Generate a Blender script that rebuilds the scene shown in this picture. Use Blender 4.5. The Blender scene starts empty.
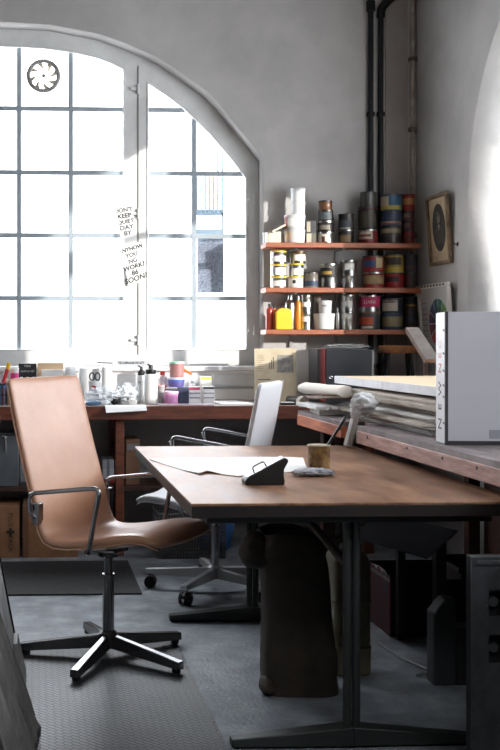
import bpy, bmesh, math, random
from mathutils import Vector, Matrix, noise
random.seed(7)
sc = bpy.context.scene
COL = sc.collection
PI = math.pi

# ------------------------------------------------------------------ camera model (500 x 750 frame)
FPX, P0, Y0, CAMZ = 1040.0, 80.0, 343.0, 1.19
YAW = math.atan(47 / 1040)
sn, cs = math.sin(YAW), math.cos(YAW)
def ray(px, py):
    a = (px - P0) / FPX; b = (Y0 - py) / FPX
    return sn + a * cs, cs - a * sn, b
def PZ(px, py, z):
    d = ray(px, py); t = (z - CAMZ) / d[2]; return Vector((d[0]*t, d[1]*t, z))
def PY(px, py, Y):
    d = ray(px, py); t = Y / d[1]; return Vector((d[0]*t, Y, CAMZ + d[2]*t))
def PX(px, py, X):
    d = ray(px, py); t = X / d[0]; return Vector((X, d[1]*t, CAMZ + d[2]*t))
def rect(x0, x1, y0, y1, Y):
    a = PY(x0, y1, Y); b = PY(x1, y0, Y)
    return (a.x + b.x)/2, b.x - a.x, a.z, b.z

cam = bpy.data.cameras.new('camera'); co = bpy.data.objects.new('camera', cam); COL.objects.link(co)
co.location = (0, 0, CAMZ); co.rotation_euler = (PI/2, 0, -YAW)
cam.sensor_width = 36; cam.lens = FPX/750*36
cam.shift_x = (250 - P0)/750; cam.shift_y = (Y0 - 375)/750
cam.clip_start = .05
sc.camera = co

# ------------------------------------------------------------------ materials
def srgb(c):
    f = lambda v: v/12.92 if v <= .04045 else ((v+.055)/1.055)**2.4
    return tuple(f(v/255) for v in c) + (1,)
MATS = {}
def mat(name, c, rough=.6, metal=0, c2=None, scale=8, stretch=(1,1,1), bump=0, bscale=None, spec=.5, detail=5, trans=0, lo=.35, hi=.65, rough2=None, coat=0):
    if name in MATS: return MATS[name]
    m = bpy.data.materials.new(name); m.use_nodes = True
    nt = m.node_tree; b = nt.nodes['Principled BSDF']; L = nt.links.new
    b.inputs['Base Color'].default_value = srgb(c)
    b.inputs['Roughness'].default_value = rough; b.inputs['Metallic'].default_value = metal
    b.inputs['Specular IOR Level'].default_value = spec
    if coat: b.inputs['Coat Weight'].default_value = coat; b.inputs['Coat Roughness'].default_value = .2
    if trans: b.inputs['Transmission Weight'].default_value = trans
    if c2 or bump:
        tc = nt.nodes.new('ShaderNodeTexCoord'); mp = nt.nodes.new('ShaderNodeMapping')
        mp.inputs['Scale'].default_value = stretch; L(tc.outputs['Object'], mp.inputs['Vector'])
    if c2:
        n = nt.nodes.new('ShaderNodeTexNoise'); n.inputs['Scale'].default_value = scale; n.inputs['Detail'].default_value = detail
        n.inputs['Roughness'].default_value = .6
        L(mp.outputs[0], n.inputs['Vector'])
        r = nt.nodes.new('ShaderNodeValToRGB'); r.color_ramp.elements[0].position = lo; r.color_ramp.elements[1].position = hi
        r.color_ramp.elements[0].color = srgb(c); r.color_ramp.elements[1].color = srgb(c2)
        L(n.outputs['Fac'], r.inputs['Fac']); L(r.outputs[0], b.inputs['Base Color'])
        if rough2 is not None:
            mr = nt.nodes.new('ShaderNodeMapRange'); mr.inputs[1].default_value = lo; mr.inputs[2].default_value = hi
            mr.inputs[3].default_value = rough; mr.inputs[4].default_value = rough2
            L(n.outputs['Fac'], mr.inputs[0]); L(mr.outputs[0], b.inputs['Roughness'])
    if bump:
        n2 = nt.nodes.new('ShaderNodeTexNoise'); n2.inputs['Scale'].default_value = bscale or scale*4; n2.inputs['Detail'].default_value = 4
        L(mp.outputs[0], n2.inputs['Vector'])
        bp = nt.nodes.new('ShaderNodeBump'); bp.inputs['Strength'].default_value = bump; bp.inputs['Distance'].default_value = .01
        L(n2.outputs['Fac'], bp.inputs['Height']); L(bp.outputs[0], b.inputs['Normal'])
    MATS[name] = m; return m
SHADE_DIM = 1.0  # below one it darkens base colours, painting in corner shade
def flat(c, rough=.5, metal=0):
    c = tuple(int(v*SHADE_DIM) for v in c)
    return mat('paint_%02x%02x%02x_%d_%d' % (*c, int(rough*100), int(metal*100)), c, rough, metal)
def glassy(name, tint=(1,1,1), alpha=.1, rough=.05):
    if name in MATS: return MATS[name]
    m = bpy.data.materials.new(name); m.use_nodes = True; nt = m.node_tree; nt.nodes.clear()
    o = nt.nodes.new('ShaderNodeOutputMaterial'); t = nt.nodes.new('ShaderNodeBsdfTransparent'); t.inputs[0].default_value = (*tint, 1)
    g = nt.nodes.new('ShaderNodeBsdfGlossy'); g.inputs['Roughness'].default_value = rough
    mx = nt.nodes.new('ShaderNodeMixShader'); mx.inputs[0].default_value = alpha
    nt.links.new(t.outputs[0], mx.inputs[1]); nt.links.new(g.outputs[0], mx.inputs[2]); nt.links.new(mx.outputs[0], o.inputs[0])
    MATS[name] = m; return m
def film(name, c, alpha=.5, rough=.3):
    if name in MATS: return MATS[name]
    m = mat(name, c, rough); m.node_tree.nodes['Principled BSDF'].inputs['Alpha'].default_value = alpha; return m

plaster = mat('plaster', (164,161,158), .85, c2=(186,183,180), scale=2.2, bump=.35, bscale=14, lo=.3, hi=.7)
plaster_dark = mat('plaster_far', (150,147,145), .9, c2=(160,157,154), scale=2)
floor_m = mat('concrete', (104,110,117), .5, c2=(160,166,172), scale=7.0, bump=.3, bscale=70, lo=.34, hi=.66, rough2=.7, detail=12)
frame_white = mat('frame_paint', (222,222,220), .45, c2=(206,206,204), scale=5)
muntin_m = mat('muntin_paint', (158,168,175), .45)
sill_white = mat('sill_paint', (214,214,214), .5, c2=(190,190,190), scale=6)
table_wood = mat('table_wood', (98,60,38), .40, c2=(164,124,94), scale=3.2, stretch=(5,1.6,1.2), lo=.3, hi=.72, rough2=.52, spec=.3, bump=.02, bscale=60, detail=9)
table_edge = mat('table_edge', (24,18,16), .5, c2=(34,24,20), scale=8, stretch=(1,6,1))
bench_wood = mat('bench_wood', (98,48,30), .5, c2=(134,72,46), scale=4, stretch=(2,14,14), bump=.15, bscale=30)
bench_wood_x = mat('bench_wood_x', (124,64,42), .5, c2=(84,42,28), scale=4, stretch=(2,10,10), bump=.15, bscale=30)
bench_front = mat('bench_front', (206,124,86), .55, c2=(170,94,64), scale=4, stretch=(14,1.5,14), bump=.25, bscale=24)
bench_front2 = mat('bench_front_worn', (190,146,132), .6, c2=(156,112,100), scale=5, stretch=(14,1.5,14), bump=.25, bscale=24)
bench_top = mat('bench_top', (150,140,140), .55, c2=(112,100,100), scale=6, stretch=(4,1,1), bump=.1)
dark_wood = mat('dark_wood', (52,30,24), .55, c2=(70,40,30), scale=5, stretch=(6,1,6))
shelf_wood = mat('shelf_wood', (160,90,52), .5, c2=(124,62,34), scale=4, stretch=(1.5,12,12))
tan_leather = mat('tan_leather', (180,131,102), .36, c2=(194,148,120), scale=5, bump=.12, bscale=160, lo=.3, hi=.7, coat=.12)
white_leather = mat('white_leather', (214,214,216), .45, bump=.05, bscale=150)
chrome = mat('chrome', (190,190,192), .16, 1)
steel = mat('brushed_steel', (150,152,154), .34, 1)
dark_chrome = mat('dark_chrome', (150,150,152), .2, 1)
black = mat('black_plastic', (18,18,19), .4)
rubber = mat('rubber', (16,16,17), .7)
white_paper = mat('white_paper', (236,235,232), .7)
grey_paper = mat('grey_paper', (218,215,211), .75, c2=(196,192,188), scale=10)
old_paper = mat('aged_paper', (206,198,186), .75, c2=(176,164,150), scale=9)
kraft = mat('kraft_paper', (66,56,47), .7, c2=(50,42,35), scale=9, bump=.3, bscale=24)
cardboard = mat('cardboard', (150,106,74), .75, c2=(128,88,60), scale=9)
tan_card = mat('tan_card', (188,174,148), .75, c2=(172,156,130), scale=12)
plastic_bag = film('clear_bag', (232,236,240), .6, .2)
white_plastic = mat('white_plastic', (208,208,206), .4)
silver = mat('tin_plate', (176,176,174), .28, 1)
dark_tin = mat('aged_tin', (84,82,80), .4, .8, c2=(60,56,54), scale=14)
iron = mat('black_iron', (22,22,23), .5, .3)
grey_cloth = mat('grey_cloth', (214,214,214), .9, c2=(184,184,184), scale=8, bump=.15, bscale=30)
dark_cloth = mat('dark_cloth', (84,81,78), .95, c2=(50,48,46), scale=7, bump=.4, bscale=60)
grey_board = mat('grey_board', (168,168,168), .8, c2=(132,132,132), scale=5)
galv = mat('galvanised', (70,72,75), .6, .2, c2=(48,50,52), scale=12)

# rubber mat with raised tread (bricks used as a height pattern)
def tread():
    m = mat('tread_rubber', (44,46,50), .42, c2=(64,67,71), scale=5)
    nt = m.node_tree; b = nt.nodes['Principled BSDF']; L = nt.links.new
    tc = nt.nodes.new('ShaderNodeTexCoord'); mp = nt.nodes.new('ShaderNodeMapping')
    mp.inputs['Rotation'].default_value = (0,0,PI/4); mp.inputs['Scale'].default_value = (30,30,30)
    ch = nt.nodes.new('ShaderNodeTexBrick'); ch.inputs['Scale'].default_value = 1
    ch.inputs['Mortar Size'].default_value = .11; ch.inputs['Mortar Smooth'].default_value = .6
    ch.inputs['Brick Width'].default_value = 1.0; ch.inputs['Row Height'].default_value = .5
    bp = nt.nodes.new('ShaderNodeBump'); bp.inputs['Strength'].default_value = .9; bp.inputs['Distance'].default_value = .006; bp.invert = True
    L(tc.outputs['Object'], mp.inputs[0]); L(mp.outputs[0], ch.inputs[0]); L(ch.outputs['Fac'], bp.inputs['Height']); L(bp.outputs[0], b.inputs['Normal'])
    src = b.inputs['Base Color'].links[0].from_socket
    mx = nt.nodes.new('ShaderNodeMixRGB'); mx.inputs[2].default_value = srgb((26,27,29)); L(ch.outputs['Fac'], mx.inputs[0]); L(src, mx.inputs[1]); L(mx.outputs[0], b.inputs['Base Color'])
    return m
tread_m = tread()

# ------------------------------------------------------------------ mesh helpers
class MB:
    def __init__(s): s.v = []; s.f = []
    def add(s, vs, fs):
        o = len(s.v); s.v += [tuple(v) for v in vs]; s.f += [tuple(i+o for i in f) for f in fs]; return s
    def box(s, x0, x1, y0, y1, z0, z1):
        vs = [(x,y,z) for z in (z0,z1) for y in (y0,y1) for x in (x0,x1)]
        return s.add(vs, [(0,2,3,1),(4,5,7,6),(0,1,5,4),(2,6,7,3),(0,4,6,2),(1,3,7,5)])
    def obox(s, c, size, M=None):
        M = M or Matrix()
        vs = [Vector(c) + M.to_3x3() @ Vector((x*size[0]/2, y*size[1]/2, z*size[2]/2)) for z in (-1,1) for y in (-1,1) for x in (-1,1)]
        return s.add(vs, [(0,2,3,1),(4,5,7,6),(0,1,5,4),(2,6,7,3),(0,4,6,2),(1,3,7,5)])
    def hexa(s, b, t):    # bottom 4 pts, top 4 pts
        return s.add(list(b)+list(t), [(3,2,1,0),(4,5,6,7)] + [(i,(i+1)%4,4+(i+1)%4,4+i) for i in range(4)])
    def loft(s, rings, closed=True, cap=True):
        n = len(rings[0]); vs = [p for r in rings for p in r]; fs = []
        for k in range(len(rings)-1):
            for i in range(n if closed else n-1):
                j = (i+1) % n; fs.append((k*n+i, k*n+j, (k+1)*n+j, (k+1)*n+i))
        if cap and closed: fs += [tuple(range(n-1,-1,-1)), tuple((len(rings)-1)*n+i for i in range(n))]
        return s.add(vs, fs)
    def lathe(s, prof, n=24, c=(0,0,0)):
        return s.loft([[(c[0]+r*math.cos(2*PI*i/n), c[1]+r*math.sin(2*PI*i/n), c[2]+z) for i in range(n)] for r, z in prof])
    def tube(s, pts, r, n=10, flatx=1.0, smooth=0):
        pts = [Vector(p) for p in pts]
        if smooth:
            q = [pts[0]]
            for i in range(1, len(pts)-1):
                a, b, c = pts[i-1], pts[i], pts[i+1]
                d = min(smooth, (a-b).length*.48, (c-b).length*.48)
                p1 = b + (a-b).normalized()*d; p2 = b + (c-b).normalized()*d
                for k in range(6):
                    t = k/5; q.append(p1*(1-t)**2 + b*2*t*(1-t) + p2*t*t)
            q.append(pts[-1]); pts = q
        rs = r if isinstance(r, (list,tuple)) else [r]*len(pts)
        T = [(pts[min(i+1,len(pts)-1)]-pts[max(i-1,0)]).normalized() for i in range(len(pts))]
        u = T[0].cross(Vector((0,0,1)));
        if u.length < .05: u = T[0].cross(Vector((1,0,0)))
        u.normalize(); rings = []
        for p, t, rr in zip(pts, T, rs):
            u = (u - t*u.dot(t)).normalized(); w = t.cross(u)
            rings.append([p + u*math.cos(2*PI*i/n)*rr*flatx + w*math.sin(2*PI*i/n)*rr for i in range(n)])
        return s.loft(rings)
    def prism(s, poly, fn, a, b):   # poly of (u,v), fn(u,v,w) -> point
        n = len(poly)
        return s.loft([[fn(u,v,a) for u,v in poly], [fn(u,v,b) for u,v in poly]])
    def sheet(s, grid, th):         # grid[i][j] points, thickened downwards along z
        ni, nj = len(grid), len(grid[0]); off = ni*nj
        top = [Vector(p) for r in grid for p in r]; bot = [p - Vector((0,0,th)) for p in top]
        fs = []
        for i in range(ni-1):
            for j in range(nj-1):
                a, b, c, d = i*nj+j, i*nj+j+1, (i+1)*nj+j+1, (i+1)*nj+j
                fs += [(a,b,c,d), (d+off,c+off,b+off,a+off)]
        bd = [j for j in range(nj)] + [i*nj+nj-1 for i in range(1,ni)] + [(ni-1)*nj+j for j in range(nj-2,-1,-1)] + [i*nj for i in range(ni-2,0,-1)]
        for k in range(len(bd)):
            a, b = bd[k], bd[(k+1) % len(bd)]; fs.append((b,a,a+off,b+off))
        return s.add(top+bot, fs)
    def blob(s, c, r, amp=.15, fr=6, nu=24, nv=14, seed=0, squash=None, flatten=True):
        rings = []
        for k in range(nv+1):
            th = PI*(.02 + .96*k/nv); ring = []
            for i in range(nu):
                ph = 2*PI*i/nu
                d = Vector((math.sin(th)*math.cos(ph), math.sin(th)*math.sin(ph), -math.cos(th)))
                a = 1 + amp*noise.noise(d*fr*.4 + Vector((seed*3.1, seed, 0))) + amp*.6*abs(noise.noise(d*fr + Vector((seed, 0, 5))))
                ring.append((c[0]+d.x*r[0]*a, c[1]+d.y*r[1]*a, c[2]+max(d.z*r[2]*a, -r[2] if flatten else -9)))
            rings.append(ring)
        return s.loft(rings)
    def mesh(s, name, off=(0,0,0), smooth=True, ang=38):
        me = bpy.data.meshes.new(name)
        me.from_pydata([(v[0]-off[0], v[1]-off[1], v[2]-off[2]) for v in s.v], [], s.f)
        bm = bmesh.new(); bm.from_mesh(me); bmesh.ops.recalc_face_normals(bm, faces=bm.faces); bm.to_mesh(me); bm.free()
        if smooth:
            me.shade_smooth(); me.set_sharp_from_angle(angle=math.radians(ang))
        return me
def origin(o):
    v = Vector((0,0,0))
    while o is not None: v += o.location; o = o.parent
    return v
def link(name, me, m, parent=None, loc=(0,0,0), bev=0, sub=0):
    o = bpy.data.objects.new(name, me); COL.objects.link(o); o.location = loc
    if m: me.materials.clear(); me.materials.append(m)
    if parent: o.parent = parent
    if bev:
        b = o.modifiers.new('edge', 'BEVEL'); b.width = bev; b.segments = 2; b.limit_method = 'ANGLE'; b.angle_limit = .6
    if sub:
        b = o.modifiers.new('smooth', 'SUBSURF'); b.levels = sub; b.render_levels = sub
    return o
def thing(name, label, cat, loc=(0,0,0), rz=0, group=None):
    o = bpy.data.objects.new(name, None); COL.objects.link(o); o.location = loc; o.rotation_euler = (0,0,rz); o.empty_display_size = .05
    return tag(o, label, cat, group)
def tag(o, label, cat, group=None):
    o['label'] = label; o['category'] = cat
    if group: o['group'] = group
    return o
def part(name, mb, m, parent, world=False, bev=0, sub=0, smooth=True, ang=38, label=None):
    off = origin(parent) if world else (0,0,0)
    o = link(name, mb.mesh(name, off, smooth, ang), m, parent, bev=bev, sub=sub)
    if label: o['label'] = label
    return o
def solo(name, mb, m, label, cat, group=None, bev=0, sub=0, smooth=True, ang=38):
    xs, ys, zs = zip(*mb.v); c = ((min(xs)+max(xs))/2, (min(ys)+max(ys))/2, min(zs))
    return tag(link(name, mb.mesh(name, c, smooth, ang), m, None, c, bev, sub), label, cat, group)
def struct(name, mb_or_me, m, parent=None, bev=0, smooth=False):
    me = mb_or_me.mesh(name, smooth=smooth) if isinstance(mb_or_me, MB) else mb_or_me
    o = link(name, me, m, parent, bev=bev)
    if not parent: o['kind'] = 'structure'
    return o
def fill(name, loops, half, fn):     # filled 2-D outline (first loop) with holes, given thickness 2*half, mapped by fn(u,v,w)
    cu = bpy.data.curves.new(name, 'CURVE'); cu.dimensions = '2D'; cu.fill_mode = 'BOTH'; cu.extrude = half
    for lp in loops:
        sp = cu.splines.new('POLY'); sp.points.add(len(lp)-1); sp.use_cyclic_u = True
        for p, (u, v) in zip(sp.points, lp): p.co = (u, v, 0, 1)
    o = bpy.data.objects.new(name, cu); COL.objects.link(o)
    me = bpy.data.meshes.new_from_object(o.evaluated_get(bpy.context.evaluated_depsgraph_get()))
    bpy.data.objects.remove(o); bpy.data.curves.remove(cu)
    for v in me.vertices: v.co = fn(v.co.x, v.co.y, v.co.z)
    me.materials.clear()
    bm = bmesh.new(); bm.from_mesh(me); bmesh.ops.remove_doubles(bm, verts=bm.verts, dist=1e-5); bmesh.ops.recalc_face_normals(bm, faces=bm.faces); bm.to_mesh(me); bm.free()
    return me
def text(name, s, size, fn, m, parent, th=.0006, align='CENTER', sx=1.0, label=None, bold=0):   # lettering mapped by fn(u,v,w)
    cu = bpy.data.curves.new(name, 'FONT'); cu.body = s; cu.size = size; cu.extrude = th; cu.align_x = align; cu.align_y = 'CENTER'; cu.resolution_u = 3; cu.offset = bold
    o = bpy.data.objects.new(name, cu); COL.objects.link(o); bpy.context.view_layer.update()
    me = bpy.data.meshes.new_from_object(o.evaluated_get(bpy.context.evaluated_depsgraph_get()))
    bpy.data.objects.remove(o); bpy.data.curves.remove(cu)
    for v in me.vertices: v.co = fn(v.co.x*sx, v.co.y, v.co.z)
    me.materials.clear()
    o = link(name, me, m, parent)
    if label: o['label'] = label
    return o
def copy_tree(o, parent=None):
    c = o.copy(); COL.objects.link(c)
    if parent: c.parent = parent
    for ch in list(o.children): copy_tree(ch, c)
    return c

# ------------------------------------------------------------------ the room
BT_ = .84; WY = 6.35; WX = 2.373; HC = 4.3; LX = -3.2; FY = -2.2
# back window outline (u = X, v = z), mirrored about XC
XC = PY(-5, 343, WY).x
half_pts = [(263.7,158.7),(252,144),(240,130),(224,109),(208,92),(186,76),(157,57),(125,43),(100,34),(50,24.5),(-5,21.5)]
hp = [PY(a, b, WY) for a, b in half_pts]
sill_z = PY(130, 366, WY).z
right = [(p.x, p.z) for p in hp]
outer = [(right[0][0], sill_z)] + right + [(2*XC-x, z) for x, z in reversed(right[:-1])] + [(2*XC-right[0][0], sill_z)]
fnY = lambda Y: (lambda u, v, w: Vector((u, Y + w, v)))
fnX = lambda X: (lambda u, v, w: Vector((X + w, u, v)))
struct('wall_back', fill('wall_back', [[(LX-.2,-.05),(WX+.5,-.05),(WX+.5,HC),(LX-.2,HC)], outer], .2, fnY(WY+.2)), plaster)
AY, AR, AZ, SILL2 = 4.4, 1.178, 1.965, 1.33
AY3, AZ3 = 1.25, 2.45
arch_at = lambda yc, e=0, az=AZ: [(yc-AR-e, SILL2-e), (yc+AR+e, SILL2-e)] + [(yc+(AR+e)*math.cos(t*PI/32), az+(AR+e)*math.sin(t*PI/32)) for t in range(33)]
struct('wall_right', fill('wall_right', [[(FY,-.05),(WY,-.05),(WY,HC),(FY,HC)], arch_at(AY), arch_at(AY3, 0, AZ3)], .225, fnX(WX+.225)), plaster)
struct('wall_left', MB().box(LX-.2, LX, FY, WY, -.05, HC), plaster_dark)
struct('wall_front', MB().box(LX-.2, WX+.45, FY-.2, FY, -.05, HC), plaster_dark)
struct('wall_left', MB().box(LX-.2, LX, FY, WY, -.05, HC), plaster_dark)
FWX, FW, FZ0, FZ1 = 1.2, .75, 1.9, 3.0
hole_f = [(FWX-FW, FZ0), (FWX+FW, FZ0), (FWX+FW, FZ1), (FWX-FW, FZ1)]
struct('wall_front', fill('wall_front', [[(LX-.2,-.05),(WX+.45,-.05),(WX+.45,HC),(LX-.2,HC)], hole_f], .1, fnY(FY-.1)), plaster_dark)
wf = struct('added_window', MB().box(FWX-FW, FWX+FW, FY-.12, FY-.08, FZ0, FZ0+.05).box(FWX-FW, FWX+FW, FY-.12, FY-.08, FZ1-.05, FZ1), frame_white)  # unseen front window added for frontal light; solid wall_front closes it
for i in range(4):
    x_ = FWX-FW+.02 + (2*FW-.04)*i/3; struct('muntin', MB().box(x_-.02, x_+.02, FY-.12, FY-.08, FZ0+.05, FZ1-.05), frame_white, wf)
struct('wall_left', MB().box(LX-.2, LX, FY, WY, -.05, HC), plaster_dark)
FWX = -.6
arch_f = [(FWX-1.6, SILL2), (FWX+1.6, SILL2)] + [(FWX+1.6*math.cos(t*PI/32), 2.2+1.2*math.sin(t*PI/32)) for t in range(33)]
struct('wall_front', fill('wall_front', [[(LX-.2,-.05),(WX+.45,-.05),(WX+.45,HC),(LX-.2,HC)], arch_f], .1, fnY(FY-.1)), plaster_dark)
wf = struct('added_window', MB().box(FWX-1.6, FWX+1.6, FY-.12, FY-.08, SILL2, SILL2+.05), frame_white)  # another unseen front window, added as a light source behind the camera
for i in range(7):
    x_ = FWX-1.6 + 3.2*i/6; zt_ = 2.2+1.2*math.sqrt(max(0, 1-((x_-FWX)/1.6)**2))
    struct('muntin', MB().box(x_-.02, x_+.02, FY-.12, FY-.08, SILL2, zt_), frame_white, wf)
for z_ in (1.75, 2.2, 2.7): struct('muntin', MB().box(FWX-1.45, FWX+1.45, FY-.12, FY-.08, z_-.015, z_+.015), frame_white, wf)
struct('floor', MB().box(LX-.2, WX+.45, FY-.2, WY+.4, -.15, 0), floor_m)
KX0, KX1, KY0, KY1 = -.4, 1.5, -1.9, -.6        # unseen roof light, added to brighten chair, table and box
struct('ceiling', fill('ceiling', [[(LX-.2,FY-.2),(WX+.45,FY-.2),(WX+.45,WY+.4),(LX-.2,WY+.4)], [(KX0,KY0),(KX1,KY0),(KX1,KY1),(KX0,KY1)]], .08, lambda u,v,w: Vector((u, v, HC+.08+w))), plaster_dark)
rl = struct('added_window', MB().box(KX0, KX1, KY0, KY0+.05, HC+.1, HC+.15).box(KX0, KX1, KY1-.05, KY1, HC+.1, HC+.15), frame_white)
for i in range(5):
    x_ = KX0+.02 + (KX1-KX0-.04)*i/4; struct('muntin', MB().box(x_-.02, x_+.02, KY0+.05, KY1-.05, HC+.1, HC+.15), frame_white, rl)

# ---- window in the back wall
GY = WY + .17           # frame plane
def g(px, py): p = PY(px, py, GY-.03); return (p.x, p.z)
def mirror(lp): return [(2*XC-x, z) for x, z in lp]
c_top = [(124,69),(112,63),(100,58.5),(85,54.5),(71,51.5),(45,48),(20,46.5),(-5,46)]
ctr = [g(a,b) for a, b in c_top]
center = [g(124,350)] + ctr + [(2*XC-x, z) for x, z in reversed(ctr[:-1])] + [(2*XC-g(124,350)[0], g(124,350)[1])]
rloop = [g(*q) for q in ((147.5,350),(147.5,82),(158,89),(170,97),(184,108),(197,120.5),(210,133),(222,147),(234,161),(246.5,178),(247,350))]
big = [(XC + (x-XC)*1.0 + (.01 if x > XC else -.01), z+.01 if z > 1.2 else z-.01) for x, z in outer]
win = struct('window_1', fill('window_1', [big, center, rloop, mirror(rloop)], .035, fnY(GY+.005)), frame_white, bev=.004)
bm = MB()
def bar(mb, a, b, w=.03, d=.03):
    (x0,z0),(x1,z1) = a, b
    if abs(x1-x0) < abs(z1-z0): mb.box(x0-w/2, x0+w/2, GY-d/2, GY+d/2, min(z0,z1), max(z0,z1))
    else: mb.box(min(x0,x1), max(x0,x1), GY-d/2+.003, GY+d/2-.003, z0-w/2, z0+w/2)
def mbar(*q, w=.03):
    b = MB(); bar(b, *q, w=w); return b
def cz(x):   # glass top height of centre light
    xs = [(p[0], p[1]) for p in ctr]; ax = XC + abs(x-XC)
    for (x1,z1),(x0,z0) in zip(xs, xs[1:]):
        if x0 <= ax <= x1: return z0 + (z1-z0)*(ax-x0)/(x1-x0)
    return xs[0][1]
zb = g(0,350)[1]
muntins = []
for px in (19, 71):
    x = g(px, 300)[0]
    for xx in (x, 2*XC-x): muntins.append(((xx, zb-.01), (xx, cz(xx)+.01)))
xr = g(194.5,300)[0]
for xx in (xr, 2*XC-xr): muntins.append(((xx, zb-.01), (xx, g(194,118)[1]+.01)))
xe = ctr[0][0]
for py in (108, 172, 235, 298):
    z = g(50,py)[1]
    muntins.append(((2*XC-xe-.01, z), (xe+.01, z)))
    xr1 = {108: 184, 172: 242}.get(py, 247.5); a, b = g(147,py)[0]-.01, g(xr1,py)[0]+.01
    muntins += [((a, z), (b, z)), ((2*XC-b, z), (2*XC-a, z))]
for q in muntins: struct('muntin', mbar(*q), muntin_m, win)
# seam where the casement meets the mullion, the hinges and the espagnolette
xs_ = g(138,200)[0]
struct('rebate', MB().box(xs_-.004, xs_+.004, GY-.034, GY-.0305, zb-.03, g(138,66)[1]), mat('rebate_strip', (128,126,122), .8), win)
for z in (g(0,88)[1], g(0,213)[1], g(0,340)[1]):
    h = MB().box(xs_-.045, xs_-.012, GY-.05, GY-.03, z-.008, z+.008).tube([(xs_, GY-.045, z-.03), (xs_, GY-.045, z+.03)], .008)
    struct('hinge', h, frame_white, win, smooth=True)
for z in (g(0,198)[1], g(0,270)[1], g(0,330)[1]):
    x = g(252.5,200)[0]
    struct('hinge', MB().box(x-.03, x+.005, GY-.05, GY-.03, z-.008, z+.008).tube([(x+.008, GY-.045, z-.03), (x+.008, GY-.045, z+.03)], .007), frame_white, win, smooth=True)
# casement rails: raised mouldings round the lights
def ring(loop, off, y, r):
    mb = MB(); pts = [Vector((x, y, z)) for x, z in loop]; pts.append(pts[0])
    for a, b in zip(pts, pts[1:]): mb.tube([a, b], r, 8)
    return mb
for lp in (center, rloop, mirror(rloop)): struct('casement_moulding', ring(lp, 0, GY-.028, .008), frame_white, win, smooth=True)
pane_m = glassy('pane_glass', (.97,.98,1), .03)
for lp in (center, rloop, mirror(rloop)): struct('pane', fill('pane', [lp], .002, fnY(GY+.006)), pane_m, win)
# round ventilator in the pane
vc = g(43.5,75.5); vr = 16.5/161
vent = MB()
for i in range(28):
    a0, a1 = 2*PI*i/28, 2*PI*(i+1)/28
    vent.tube([(vc[0]+vr*.92*math.cos(a), GY-.02, vc[1]+vr*.92*math.sin(a)) for a in (a0,a1)], .014, 8)
fan = tag(link('round_ventilator', MB().tube([(vc[0], GY-.03, vc[1]), (vc[0], GY, vc[1])], .012, 12).mesh('hub', (vc[0], GY, vc[1])), mat('vent_metal', (150,148,142), .5), None, (vc[0], GY, vc[1])),
    'round metal window ventilator with eight curved blades in the upper pane', 'ventilator')
part('rim', vent, mat('vent_metal2', (140,138,134), .5), fan, True)
for k in range(8):
    grid = []
    for i in range(7):
        t = i/6; row = []
        for j in range(4):
            ang = 2*PI*k/8 + .55*t*t + (j/3-.5)*(.14+.36*t)
            row.append((vc[0]+(.012+vr*.9*t)*math.cos(ang), GY-.012-.01*(j/3-.5), vc[1]+(.012+vr*.9*t)*math.sin(ang)))
        grid.append(row)
    b = MB()
    for i in range(6):
        for j in range(3):
            b.hexa([grid[i][j], grid[i][j+1], grid[i+1][j+1], grid[i+1][j]], [(p[0], p[1]-.0015, p[2]) for p in (grid[i][j], grid[i][j+1], grid[i+1][j+1], grid[i+1][j])])
    part('blade', b, mat('vent_blade', (178,170,150), .4), fan, True)
# inner sill ledge and rail under it
sl = struct('trim_1', MB().box(2*XC-right[0][0]-.05, right[0][0]+.03, WY-.06, WY+.14, sill_z-.03, sill_z), sill_white, bev=.006)
struct('trim_2', MB().box(LX, PY(255,376,WY).x, WY-.02, WY, PY(100,386,WY).z, PY(100,374,WY).z), sill_white, bev=.004)
struct('trim_4', MB().box(LX, PY(255,376,WY).x, WY-.012, WY, BT_+.002, sill_z-.031), mat('panel_white', (232,230,228), .5))
# mesh screen and slatted blind behind the right-hand panes
a, b = PY(197,293,GY+.05), PY(223.5,237,GY+.05)
o = solo('mesh_screen', MB().box(a.x, b.x, GY+.04, GY+.046, a.z, b.z), mat('screen_mesh', (92,98,108), .6, c2=(150,155,164), scale=90), 'dark grey speckled mesh screen behind a pane of the right casement', 'screen')
bl = thing('slatted_shutter', 'pale blue slatted shutter outside the right casement', 'shutter', (PY(205,300,WY+.6).x, WY+.62, sill_z+.4))
for i in range(7):
    q0 = PY(196+i*4.2, 212, WY+.6); q1 = PY(198+i*4.2, 150 if i > 4 else 176, WY+.6)
    part('slat', MB().box(q0.x, q1.x, WY+.6, WY+.62, q0.z, q1.z), mat('shutter_blue', (112,130,142), .6), bl, True)
q0 = PY(195,237,WY+.6); q1 = PY(224,229,WY+.6)
part('rail', MB().box(q0.x, q1.x, WY+.6, WY+.62, q0.z, q1.z), mat('shutter_blue', (112,130,142), .6), bl, True)
part('rail', MB().box(PY(195,0,WY+.6).x, PY(224,0,WY+.6).x, WY+.62, WY+.63, PY(0,214,WY+.6).z, PY(0,208,WY+.6).z), mat('shutter_blue', (112,130,142), .6), bl, True)
part('post', MB().box(PY(222,0,WY+.6).x, PY(224,0,WY+.6).x, WY+.62, WY+.63, PY(0,237,WY+.6).z, PY(0,150,WY+.6).z), mat('shutter_blue', (112,130,142), .6), bl, True)

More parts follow.
